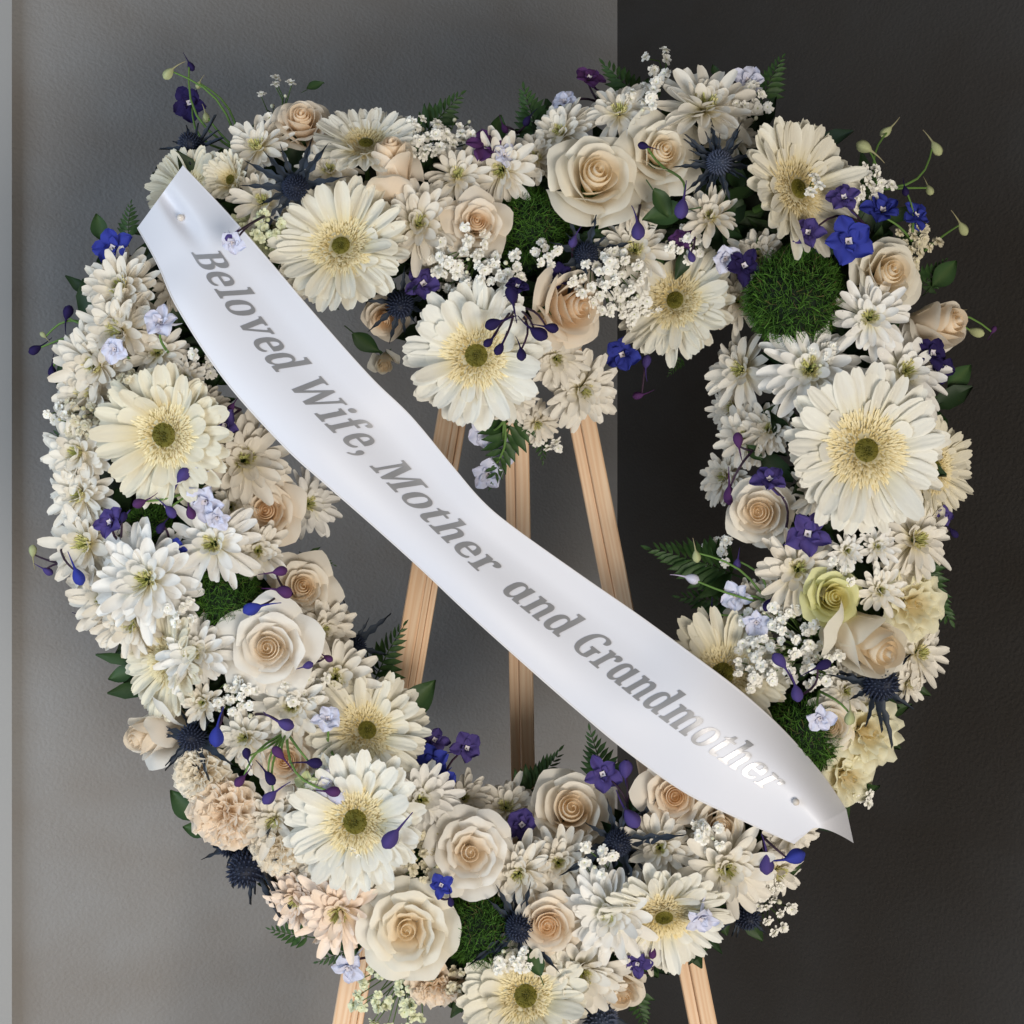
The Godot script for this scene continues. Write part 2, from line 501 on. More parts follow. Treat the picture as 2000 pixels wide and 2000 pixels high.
func rose_kind(k):        # -> list of petal meshes; 0 open, 1 half open, 2 closed bud, 3 full blown, 4 ruffled
	var key := "rose%d" % k
	if cache.has(key): return cache[key]
	var deep := L(1.0, .91, .77)
	var mid := L(1.0, .93, .82)
	var pale := L(1.0, 1.0, .98)
	var out := []
	var p0 := rr(0, TAU)
	match k:
		0:
			out.append(rose_bud(3.6, .27, -.3, .36, deep, mid))
			for j in 3: out.append(rose_petal(p0 + j * 2.15, 1.25, .12, .33, -.45, .37, .06, .0, .10, .012, deep, mid))
			for j in 4: out.append(rose_petal(p0 + 1 + j * 1.6, 1.05, .15, .44, -.5, .33, .10, .2, .10, .015, mid, pale))
			for j in 5: out.append(rose_petal(p0 + 2 + j * 1.26, .98, .18, .60, -.55, .24, .15, .6, .08, .02, mid, pale))
			for j in 5: out.append(rose_petal(p0 + .4 + j * 1.26, .88, .2, .74, -.6, .06, .24, 1.5, .05, .02, mid, pale))
		1:
			out.append(rose_bud(3.2, .34, -.3, .50, deep, mid))
			for j in 3: out.append(rose_petal(p0 + j * 2.1, 1.35, .15, .42, -.55, .52, .06, .1, .13, .01, deep, mid))
			for j in 4: out.append(rose_petal(p0 + 1 + j * 1.58, 1.1, .2, .56, -.65, .44, .12, .4, .11, .015, mid, pale))
			for j in 5: out.append(rose_petal(p0 + .6 + j * 1.25, .92, .2, .70, -.7, .30, .20, .5, .08, .02, mid, pale))
			for j in 4: out.append(rose_petal(p0 + .2 + j * 1.57, .85, .2, .84, -.75, .04, .22, 1.0, .05, .02, mid, pale))
		2:
			out.append(rose_bud(2.8, .30, -.3, .80, deep, mid))
			for j in 3: out.append(rose_petal(p0 + j * 2.1, 1.5, .25, .36, -.85, .84, .05, .1, .14, .01, mid, mid))
			for j in 4: out.append(rose_petal(p0 + 1 + j * 1.57, 1.25, .3, .45, -.95, .72, .12, .3, .12, .012, mid, pale))
			for j in 2: out.append(rose_petal(p0 + .5 + j * 2.9, .9, .3, .62, -1., .42, .34, .9, .05, .02, mid, pale))
		3:
			out.append(rose_bud(2.2, .22, -.3, .22, deep, mid))
			for j in 4: out.append(rose_petal(p0 + j * 1.57, .95, .1, .34, -.45, .32, .07, .0, .10, .018, deep, mid))
			for j in 5: out.append(rose_petal(p0 + 1 + j * 1.25, .85, .12, .46, -.5, .36, .12, .1, .10, .02, mid, pale))
			for j in 6: out.append(rose_petal(p0 + 2 + j * 1.05, .78, .15, .62, -.55, .26, .18, .3, .08, .022, mid, pale))
			for j in 6: out.append(rose_petal(p0 + .4 + j * 1.05, .76, .2, .78, -.6, .06, .24, .6, .05, .024, mid, pale))
		4:
			out.append(rose_bud(1.6, .16, -.3, .24, deep, mid))
			for j in 4: out.append(rose_petal(p0 + j * 1.57, .9, .08, .36, -.4, .30, .10, .0, .08, .07, mid, pale))
			for j in 5: out.append(rose_petal(p0 + 1 + j * 1.25, .85, .1, .56, -.5, .24, .16, .0, .06, .09, mid, pale))
			for j in 6: out.append(rose_petal(p0 + 2 + j * 1.05, .72, .15, .80, -.5, .06, .22, .0, .04, .10, mid, pale))
	var s := Geo.new()
	for j in 5: s.sheet(2, 4, func(u: float, t: float): return [Basis(Vector3.BACK, j * TAU / 5) * Vector3(u * .13 * sin(PI * clampf(t + .12, 0, 1)), .2 + .55 * t, -.72 - .12 * t), L(.07, .13, .04)])
	s.ball(Vector3(0, 0, -.72), Vector3(.24, .24, .2), 8, 5, L(.08, .15, .05))
	s.tube([Vector3(0, 0, -.8), Vector3(0, 0, -1.7)], [.07, .07], 7, L(.06, .12, .04))
	cache["sepals%d" % k] = s.mesh()
	cache[key] = out
	return out

func roses():
	# x, y, radius, mm, facing, kind, material, label
	var rows = [
		[590, 240, 56, 2, [.10, .55], 1, "peach", "peach rose on the top edge of the left lobe beside the upward fanned gerbera"],
		[767, 330, 56, 12, [.0, 1.6], 2, "peach", "closed peach rosebud seen from the side, above the gerbera with a green eye"],
		[931, 436, 62, 8, [.12, .1], 0, "peach", "small open peach rose left of the dark green ball at the heart's notch"],
		[1163, 348, 88, 14, [.16, .18], 1, "cream", "large cream rose right above the dark green ball at the heart's notch"],
		[1293, 300, 80, 4, [.25, .12], 0, "cream", "cream rose with peach centre between the big cream rose and the grey sea holly"],
		[1115, 600, 78, 10, [.75, -.15], 1, "peach", "peach rose turned right beside the heart's inner point"],
		[1733, 535, 70, 8, [.25, .12], 1, "cream", "tightly rolled cream rose right of the largest green ball"],
		[522, 997, 66, 8, [.0, .06], 0, "peach", "peach rose with a round spiral heart below the ribbon on the left side"],
		[525, 1264, 90, 16, [.02, .05], 0, "white_rose", "pale peach rose with white pointed outer petals on the lower left side"],
		[590, 1148, 68, 0, [.28, .22], 0, "beige_rose", "shaded ivory rose behind the spurred purple buds on the inner left edge"],
		[1626, 1168, 56, 14, [.1, .1], 1, "green_rose", "greenish yellow rose on the right side"],
		[1682, 1250, 82, 12, [.55, -.35], 2, "cream", "cream rosebud lying on its side under the greenish yellow rose"],
		[1788, 1180, 74, 4, [.25, .0], 4, "lisianthus", "ruffled cream lisianthus bloom on the right outer edge"],
		[919, 1666, 88, 14, [.15, .2], 3, "white_rose", "wide open white rose with a peach heart at the bottom of the opening"],
		[796, 1817, 98, 18, [-.04, .1], 3, "cream", "largest cream rose, full blown, at the bottom left of the heart"],
		[1070, 1806, 58, 12, [-.05, .1], 1, "peach", "peach rose with a tight spiral right of the bottom green ball"],
		[1115, 1585, 80, 0, [.05, .4], 1, "beige_rose", "dull peach rose on the lower inner edge beside the fern tip"],
		[1318, 1556, 72, 4, [-.05, .15], 0, "peach", "deep peach rose tucked under the ribbon's lower edge"],
		[1700, 1432, 80, 2, [.35, .0], 4, "lisianthus", "ruffled cream bloom right of the green ball beside the ribbon"],
		[1662, 1520, 62, 0, [.4, -.15], 4, "lisianthus", "ruffled white bloom beside the ribbon's lower end"],
		[308, 1428, 60, 2, [-.9, -.3], 2, "white_rose", "white rose seen from the side on the lower left outer edge"],
		[558, 1486, 62, 2, [.0, .25], 0, "peach", "peach rose behind a scatter of purple buds at the lower left"],
		[1818, 640, 64, -8, [.9, .15], 2, "beige_rose", "beige rose turned away to the right on the right outer edge"],
		[1484, 1001, 62, 4, [-.25, .05], 1, "beige_rose", "beige rose under the lavender floret on the inner right edge"],
		[1212, 1935, 50, -2, [.1, -.5], 1, "beige_rose", "beige rose hanging at the bottom edge right of the cut gerbera"],
		[752, 622, 42, 6, [-.2, -.5], 1, "peach", "small peach bloom under the blue sea holly beside the ribbon"],
		[751, 708, 24, -10, [.0, -.6], 2, "cream", "tiny cream bud standing free in the opening right of the ribbon"],
		[1620, 1415, 50, 0, [-.1, .0], 1, "beige_rose", "small beige rose between the ribbon and the ruffled cream bloom"],
		[1405, 1610, 52, 0, [.1, -.1], 1, "beige_rose", "pale beige rose just under the ribbon's lower end"],
	]
	for s in rows:
		var t = thing("rose", pose(s[0], s[1], surf(s[0], s[1]) + s[3] * .001, facing(s[0], s[1], s[4]), s[2] * (1.0 if s[5] != 2 else 1.25), rr(0, TAU)), s[7], "lisianthus" if "ruffled" in s[7] else "rose", "roses of the wreath")
		for m in rose_kind(s[5]): part("petal", m, M[s[6]], t)
		part("sepals", cache["sepals%d" % s[5]], M["leaf"], t)

# ---------------------------------------------------------------- carnations and green balls
func carnations():
	var ms := []
	for k in 6:
		var g := Geo.new()
		var ph := rr(0, 6)
		g.sheet(8, 4, func(u: float, t: float):
			var a: float = u * lerpf(.12, .5, t)
			var r: float = t * (1.0 - 0.10 * absf(sin(u * 9.0 + ph)) * t)
			return [Vector3(sin(a) * r, cos(a) * r, .13 * sin(u * 6.0 + ph) * t * t + .05 * sin(u * 15.0) * t * t * t), L(1, .90, .76).lerp(L(1, .98, .94), t)])
		ms.append(g.mesh())
	for s in [[440, 1590, 84, 10, [-.25, -.2], "peach", "ruffled peach carnation on the lower left outer edge"],
			[388, 1508, 68, 6, [-.45, -.05], "cream", "ruffled ivory carnation above the peach carnation at the lower left"],
			[540, 1655, 62, 2, [-.2, -.2], "cream", "ivory carnation between the peach carnation and the lower left gerbera"],
			[850, 1925, 62, 0, [.0, -.9], "peach", "pale peach carnation seen from the side below the largest cream rose"]]:
		var t = thing("carnation", pose(s[0], s[1], surf(s[0], s[1]) + s[3] * .001, facing(s[0], s[1], s[4]), s[2], rr(0, 6)), s[6], "carnation", "carnations of the wreath")
		for ring in [[12, .05, 1.0], [12, .35, .95], [11, .65, .85], [9, .95, .72], [6, 1.25, .58]]:
			for j in ring[0]:
				var a: float = TAU * j / float(ring[0]) + rr(-.2, .2)
				part("petal", ms[rng.randi() % 6], M[s[5]], t, Transform3D((Basis(Vector3.BACK, a) * Basis(Vector3.RIGHT, ring[1] + rr(-.12, .12))).scaled_local(Vector3.ONE * ring[2] * rr(.9, 1.05)), Vector3(0, 0, -.15)))
		var c := Geo.new()
		c.tube([Vector3(0, 0, -.1), Vector3(0, 0, -.7)], [.22, .14], 8, L(.08, .14, .06))
		part("calyx", c.mesh(), M["leaf"], t)

func balls():
	var lumps := noise(0.02, 2)
	for k in 2:
		var g := Geo.new()
		g.ball(Vector3.ZERO, Vector3.ONE * .79, 20, 14, L(.006, .014, .004))
		for j in 5000:
			var d := Vector3(rng.randfn(), rng.randfn(), rng.randfn()).normalized()
			var sd := d.cross(Vector3(rng.randfn(), rng.randfn(), rng.randfn())).normalized()
			var bend := d.cross(sd) * rr(-.16, .16)
			var ln := rr(.20, .34)
			var lump := 1.0 + .09 * lumps.get_noise_3d(d.x * 60.0, d.y * 60.0, d.z * 60.0 + k * 90.0)
			var o := d * rr(.68, .76) * lump
			var w := rr(.007, .014)
			var c0 := L(.010, .030, .005)
			var c1 := L(.032, .10, .012).lerp(L(.10, .23, .028), rng.randf())
			if rng.randf() < .05: c1 = L(.16, .13, .05)
			g.sheet(1, 3, func(u: float, t: float): return [o + d * ln * (t - .25 * t * t) + bend * t * t * 1.6 + sd * (u * w * (1.0 - t * .7) + .06 * sin(t * 5.0) * rr(.8, 1.0)), c0.lerp(c1, t)])
		cache["ball%d" % k] = g.mesh()
	for s in [[1040, 450, 88, -14, "dark green dianthus ball at the heart's notch below the big cream rose"],
			[1550, 583, 106, 16, "largest round green dianthus ball, on the right lobe"],
			[437, 1170, 84, -2, "green dianthus ball on the left side above the pale peach rose"],
			[292, 1040, 62, -10, "small dark green dianthus ball under the left gerbera's petals"],
			[940, 1815, 84, 2, "green dianthus ball at the bottom between the cream and the peach rose"],
			[1568, 1432, 86, -2, "green dianthus ball at the right end of the ribbon"]]:
		var z = surf(s[0], s[1]) - s[2] * PX * .45 + s[3] * .001
		var t = thing("dianthus_ball", pose(s[0], s[1], z, Vector3(rr(-.4, .4), rr(-.4, .4), 1), s[2], rr(0, 6)), s[4], "dianthus", "green balls of the wreath")
		var o = part("green_fuzz", cache["ball%d" % (taken["dianthus_ball"] % 2)], M["moss"], t)
		o.set_meta("kind", "stuff")
		var g := Geo.new()
		g.tube([Vector3(0, 0, -.7), Vector3(0, 0, -1.5)], [.1, .1], 7, L(.06, .12, .04))
		part("stem", g.mesh(), M["leaf"], t)

# ---------------------------------------------------------------- chrysanthemums
func mums():
	var ps := []
	var a0 := L(.95, .90, .62)
	for k in 7:
		var cup := rr(.6, 1.8)
		var bend := rr(-.22, .14)
		var sway := rr(-.09, .09)
		var wd := rr(.17, .235)
		var g := Geo.new()
		g.sheet(3, 6, func(u: float, q: float):
			var t: float = 1.0 - pow(1.0 - q, 1.9)
			var w: float = wd * (0.34 + 0.66 * smoothstep(0.0, 0.65, t))
			if t > 0.66: w *= sqrt(maxf(0.12, 1.0 - pow((t - 0.66) / 0.36, 2)))
			w *= 0.60
			return [Vector3(u * w + sway * t * t, t, bend * t * t + cup * u * u * w * .55 + .05 * t * t * t), a0.lerp(Color.WHITE, smoothstep(0.0, 0.5, t))])
		ps.append(g.mesh())
	var ct := Geo.new()
	for k in 34:
		var a := rr(0, TAU)
		var r := .15 * sqrt(rng.randf())
		var b := Basis(Vector3.BACK, a) * Basis(Vector3.RIGHT, rr(1.0, 1.5))
		var cc := L(.55, .58, .20).lerp(L(.92, .86, .50), r / .15 * rr(.5, 1.2))
		ct.sheet(2, 2, func(u: float, t: float): return [Vector3(u * .024 * (1.0 - .4 * t), t * rr(.16, .22), u * u * .03), cc], Transform3D(b, Basis(Vector3.BACK, a) * Vector3(0, r, .08)))
	cache["mc"] = ct.mesh()
	var bk := Geo.new()
	bk.sheet(10, 3, func(u: float, t: float): return [Vector3(sin(PI * u) * .2 * t, cos(PI * u) * .2 * t, -.02 - .14 * (1 - t)), L(.06, .12, .03)])
	bk.tube([Vector3(0, 0, -.12), Vector3(0, 0, -.9)], [.05, .05], 6, L(.07, .14, .04))
	cache["mk"] = bk.mesh()
	# x, y, radius, mm, facing, tone, fullness, label
	var rows = [
		[1375, 215, 92, 6, [.1, .75], 0, 1, "big white chrysanthemum at the top of the right lobe, fanned upwards"],
		[1210, 222, 64, 2, [-.1, .6], 0, 0, "white chrysanthemum above the big cream rose on the right lobe"],
		[1098, 262, 62, -4, [-.6, .5], 0, 1, "white chrysanthemum left of the big cream rose, seen from its side"],
		[980, 332, 68, 4, [-.2, -.2], 1, 0, "greyish white chrysanthemum in the notch above the dark green ball"],
		[505, 290, 62, 0, [-.2, .45], 1, 0, "white chrysanthemum left of the topmost peach rose"],
		[644, 335, 58, 0, [.0, .35], 1, 1, "ivory chrysanthemum between the two peach roses of the left lobe"],
		[817, 440, 80, 8, [.15, .12], 1, 1, "ivory chrysanthemum right of the gerbera with a green eye"],
		[515, 395, 62, 2, [.1, .25], 1, 0, "white chrysanthemum between the ribbon and the gerbera with a green eye"],
		[500, 455, 50, -4, [.1, .1], "g", 1, "greenish white chrysanthemum close to the ribbon's right edge"],
		[240, 565, 80, 8, [-.3, .25], 1, 1, "ivory chrysanthemum at the upper left edge beside the ribbon"],
		[236, 645, 80, 8, [-.4, -.1], 1, 1, "ivory chrysanthemum under the upper left one, with a tan heart"],
		[192, 712, 83, 0, [-0.42, -.1], 1, 1, "ivory chrysanthemum facing left above the left gerbera"],
		[308, 690, 52, 6, [.1, .15], 1, 0, "small ivory chrysanthemum between the ribbon and the left gerbera"],
		[362, 738, 36, 10, [.25, .1], 1, 2, "button chrysanthemum touching the top of the left gerbera"],
		[172, 768, 70, -4, [-0.42, .1], 1, 1, "shaded chrysanthemum on the left outer edge above the gerbera"],
		[157, 885, 73, -4, [-0.45, .0], 0, 1, "white chrysanthemum at the far left edge behind the gerbera"],
		[160, 965, 70, -4, [-0.45, -.1], 0, 1, "white chrysanthemum at the far left edge below the gerbera"],
		[476, 900, 86, 10, [.25, .15], 1, 1, "ivory chrysanthemum right of the left gerbera, by the ribbon"],
		[172, 1062, 83, -2, [-0.45, .0], 1, 0, "ivory chrysanthemum at the far left edge beside a blue bud"],
		[290, 1133, 100, 12, [-.15, .05], 2, 1, "large white chrysanthemum left of the left side's green ball"],
		[418, 1062, 80, 12, [-.05, .1], 2, 0, "white chrysanthemum above the left side's green ball"],
		[503, 1075, 54, 8, [.1, .0], 0, 1, "small white chrysanthemum under the peach rose with a round spiral heart"],
		[600, 985, 60, -8, [.7, .1], 2, 0, "white chrysanthemum on the inner left edge behind the peach rose"],
		[382, 1275, 68, 8, [-.15, .1], 2, 1, "white chrysanthemum left of the pale peach rose"],
		[217, 1165, 83, -4, [-0.42, -.2], 1, 1, "shaded chrysanthemum on the left edge under the blue bud"],
		[628, 1232, 66, 0, [.4, .1], 1, 1, "ivory chrysanthemum right of the pale peach rose on the inner edge"],
		[655, 1325, 74, 6, [.2, .2], 0, 0, "ivory chrysanthemum above the gerbera with a brown eye"],
		[570, 1380, 72, 6, [.0, .05], 0, 1, "white chrysanthemum under the pale peach rose"],
		[397, 1372, 44, 10, [-.1, .1], 1, 2, "small button chrysanthemum left below the pale peach rose"],
		[480, 1440, 56, 2, [-.1, .0], 0, 1, "ivory chrysanthemum among the purple buds at the lower left"],
		[535, 1600, 66, 4, [-.1, -.1], 1, 1, "tan chrysanthemum left of the lower left gerbera"],
		[820, 1562, 70, 10, [.15, .15], 2, 1, "white chrysanthemum between the lower left gerbera and the wide open white rose"],
		[905, 1560, 48, -6, [.2, .5], 1, 0, "ivory chrysanthemum at the inner edge above the wide open white rose"],
		[988, 1580, 62, -4, [.05, .7], 1, 0, "shaded chrysanthemum pointing up by the fern at the bottom of the opening"],
		[1015, 1705, 66, 8, [-.2, .0], 1, 1, "ivory chrysanthemum right of the wide open white rose"],
		[1090, 1685, 62, 4, [.0, .1], 1, 1, "ivory chrysanthemum below the dull peach rose"],
		[663, 1777, 80, 10, [-.1, -.15], "b", 1, "blush chrysanthemum under the lower left gerbera"],
		[582, 1752, 64, 2, [-.4, -.3], "b", 1, "blush chrysanthemum at the lower left outer edge"],
		[1288, 1655, 66, 6, [-.05, .2], 1, 1, "tan white chrysanthemum under the deep peach rose"],
		[1417, 1695, 88, 10, [.15, -.1], 0, 1, "white chrysanthemum at the lower right below the ribbon's end"],
		[1190, 1780, 86, 14, [-.1, .0], 2, 1, "white chrysanthemum left of the gerbera with hanging petals"],
		[1135, 1895, 86, 6, [.0, -.2], 0, 1, "white chrysanthemum at the bottom between two gerberas"],
		[1515, 1700, 60, -8, [.7, -.35], 0, 0, "white chrysanthemum at the lower right edge under two blue buds"],
		[1545, 1625, 56, -4, [.5, -.3], 0, 0, "white chrysanthemum behind the notch of the ribbon's tail"],
		[1582, 722, 88, 12, [-.1, .15], 2, 0, "white chrysanthemum under the largest green ball"],
		[1697, 622, 68, 14, [-.1, .0], 2, 0, "white chrysanthemum right of the largest green ball"],
		[1764, 728, 84, 10, [.25, .2], 2, 0, "white chrysanthemum at the right edge above the largest gerbera"],
		[1450, 722, 66, -6, [-.75, .1], 1, 0, "shaded chrysanthemum turned left at the inner edge under the cream gerbera"],
		[1387, 425, 56, 4, [-.1, .25], 1, 2, "small tan chrysanthemum left of the top right gerbera"],
		[1240, 490, 66, -2, [-.05, .2], 0, 0, "white chrysanthemum between the big cream rose and the left-turned gerbera"],
		[1557, 1112, 76, 6, [-.1, .1], 1, 0, "ivory chrysanthemum under the dark blue floret on the right side"],
		[1654, 1075, 36, 14, [.0, .0], 2, 2, "button chrysanthemum below the largest gerbera"],
		[1712, 1068, 40, 12, [.1, .05], 2, 2, "second button chrysanthemum below the largest gerbera, nearer the right edge"],
		[1785, 1055, 74, 2, [.4, .1], 0, 0, "ivory chrysanthemum on the right edge below the largest gerbera"],
		[1718, 1152, 48, 14, [.0, .05], 0, 2, "round ivory button chrysanthemum right of the greenish yellow rose"],
		[1790, 1275, 62, -4, [.65, .1], 0, 0, "white chrysanthemum on the right edge under the ruffled lisianthus"],
		[1135, 760, 70, 4, [.35, -.25], 0, 1, "white chrysanthemum right of the gerbera at the heart's inner point"],
		[1432, 795, 46, -10, [-.85, .0], 1, 1, "small shaded chrysanthemum facing left on the inner right edge"],
		[1458, 855, 58, -4, [-.5, .1], 1, 0, "shaded chrysanthemum left of the largest gerbera"],
		[1418, 930, 52, -14, [-.9, .0], 1, 1, "dim chrysanthemum facing left behind the purple floret on the inner right edge"],
		[1772, 1335, 40, -4, [.6, -.1], 0, 2, "tiny ivory chrysanthemum beside the dark sea holly on the right edge"],
		[1048, 826, 40, -4, [.2, -.6], 1, 0, "small blush chrysanthemum hanging under the heart's inner point"],
		[1000, 780, 44, -8, [.1, -.5], 0, 1, "white chrysanthemum behind the lower petals of the inner point's gerbera"],
		[182, 825, 75, -12, [-0.36, .1], 1, 1, "shaded ivory chrysanthemum tucked behind the left gerbera's outer petals"],
		[262, 1210, 80, -4, [-0.30, -.3], 1, 1, "ivory chrysanthemum under the large white one on the left"],
		[1500, 840, 50, -8, [-.3, .2], 1, 1, "small shaded chrysanthemum behind the largest gerbera's left petals"],
		[1085, 700, 56, -6, [.1, -.2], 0, 1, "white chrysanthemum under the peach rose turned right at the inner point"],
		[893, 345, 56, 2, [.0, .3], 1, 0, "small greyish chrysanthemum on the top edge above the small open peach rose"],
		[1050, 310, 52, -6, [-.2, .4], 1, 1, "ivory chrysanthemum tucked in the notch left of the big cream rose"],
		[1240, 395, 46, 0, [.0, .1], 1, 1, "small ivory chrysanthemum behind the violet bud below the big cream rose"],
		[600, 440, 54, -8, [-.2, .1], 1, 1, "ivory chrysanthemum behind the green-eyed gerbera's left petals"],
		[1480, 500, 50, -10, [-.1, .1], 1, 1, "shaded chrysanthemum above left of the largest green ball"],
		[1600, 960, 54, -10, [-.1, -.1], 1, 1, "shaded chrysanthemum behind the largest gerbera's lower petals"],
		[430, 1200, 50, -8, [.0, .0], 1, 1, "shaded chrysanthemum under the left side's green ball"],
		[735, 1700, 54, -4, [.0, .0], 1, 1, "ivory chrysanthemum behind the top of the largest cream rose"],
		[1250, 1840, 54, -8, [-.2, -.2], 1, 1, "shaded chrysanthemum behind the gerbera with hanging petals"],
		[450, 990, 50, -6, [.1, .0], 1, 1, "ivory chrysanthemum behind the pale blue florets on the left"],
		[1520, 1170, 50, -8, [.0, .0], 1, 1, "shaded chrysanthemum left of the greenish yellow rose"],
		[1430, 270, 46, -8, [.1, .2], 1, 1, "small ivory chrysanthemum between the grey blue sea holly and the top right gerbera"],
		[1440, 590, 50, -12, [.0, .1], 1, 1, "shaded chrysanthemum left of the largest green ball"],
		[1640, 760, 48, -4, [.0, .2], 0, 1, "small white chrysanthemum above the largest gerbera's petals"],
		[1760, 1110, 46, -4, [.3, .0], 0, 1, "small ivory chrysanthemum above the ruffled lisianthus"],
		[1650, 1350, 46, -2, [.1, .1], 0, 1, "small white chrysanthemum left of the dark navy sea holly"],
		[1760, 800, 50, -8, [.5, .1], 1, 1, "shaded chrysanthemum behind the largest gerbera's upper right petals"],
		[1460, 1180, 46, -6, [-.2, .0], 1, 1, "small shaded chrysanthemum above the large bunch of baby's breath"],
		[1250, 1740, 46, 0, [.0, .1], 0, 1, "small white chrysanthemum above the gerbera with hanging petals"],
		[1140, 1740, 46, 0, [.0, .1], 1, 1, "small ivory chrysanthemum right above the tight spiral peach rose"],
		[560, 560, 44, -10, [-.1, .0], 1, 1, "small shaded chrysanthemum between the ribbon and the green-eyed gerbera"],
		[345, 560, 44, -10, [-.1, .0], 1, 1, "small shaded chrysanthemum at the ribbon's left edge near its upper end"],
		[395, 800, 46, -2, [.1, .1], 1, 1, "small ivory chrysanthemum between the left gerbera and the ribbon"],
		[720, 400, 46, -4, [.0, .2], 1, 1, "small ivory chrysanthemum under the closed peach rosebud"],
		[860, 520, 44, -6, [.0, .0], 1, 1, "small shaded chrysanthemum behind the baby's breath under the small peach rose"],
		[620, 1690, 50, -2, [-.3, -.2], 1, 1, "white chrysanthemum behind the lower left gerbera's outer petals"],
	]
	for s in rows:
		var tone = {"g": "mum_green", "b": "mum_blush"}.get(s[5]) if s[5] is String else "mum%d" % s[5]
		var t = thing("chrysanthemum", pose(s[0], s[1], surf(s[0], s[1]) + s[3] * .001 - .004, facing(s[0], s[1], s[4]), s[2] * 1.25, rr(0, TAU)), s[7], "chrysanthemum", "chrysanthemums of the wreath")
		var rings = [[[16, .02, 1.0, .10], [15, .20, .94, .10], [12, .50, .74, .09], [9, .90, .50, .07]],
			[[18, -.05, 1.0, .10], [17, .20, .93, .10], [15, .46, .80, .09], [13, .78, .64, .08], [9, 1.1, .46, .06]],
			[[12, .25, .95, .14], [12, .5, .85, .12], [11, .85, .7, .10], [8, 1.2, .5, .06]]][s[6]]
		for ring in rings:
			for j in ring[0]:
				if rng.randf() < .05: continue
				var a: float = TAU * j / float(ring[0]) + rr(-.14, .14)
				var ln: float = ring[2] * rr(.74, 1.08) - ring[3]
				var b := Basis(Vector3.BACK, a) * Basis(Vector3.RIGHT, ring[1] + rr(-.20, .20)) * Basis(Vector3.UP, rr(-.5, .5))
				part("petal", ps[rng.randi() % 7], M[tone], t, Transform3D(b.scaled_local(Vector3(ln * .2 + .75, ln, ln)), Basis(Vector3.BACK, a) * Vector3(0, ring[3], ring[1] * .05)))
		part("centre", cache["mc"], M["floret"], t).set_meta("kind", "stuff")
		part("calyx", cache["mk"], M["leaf"], t)

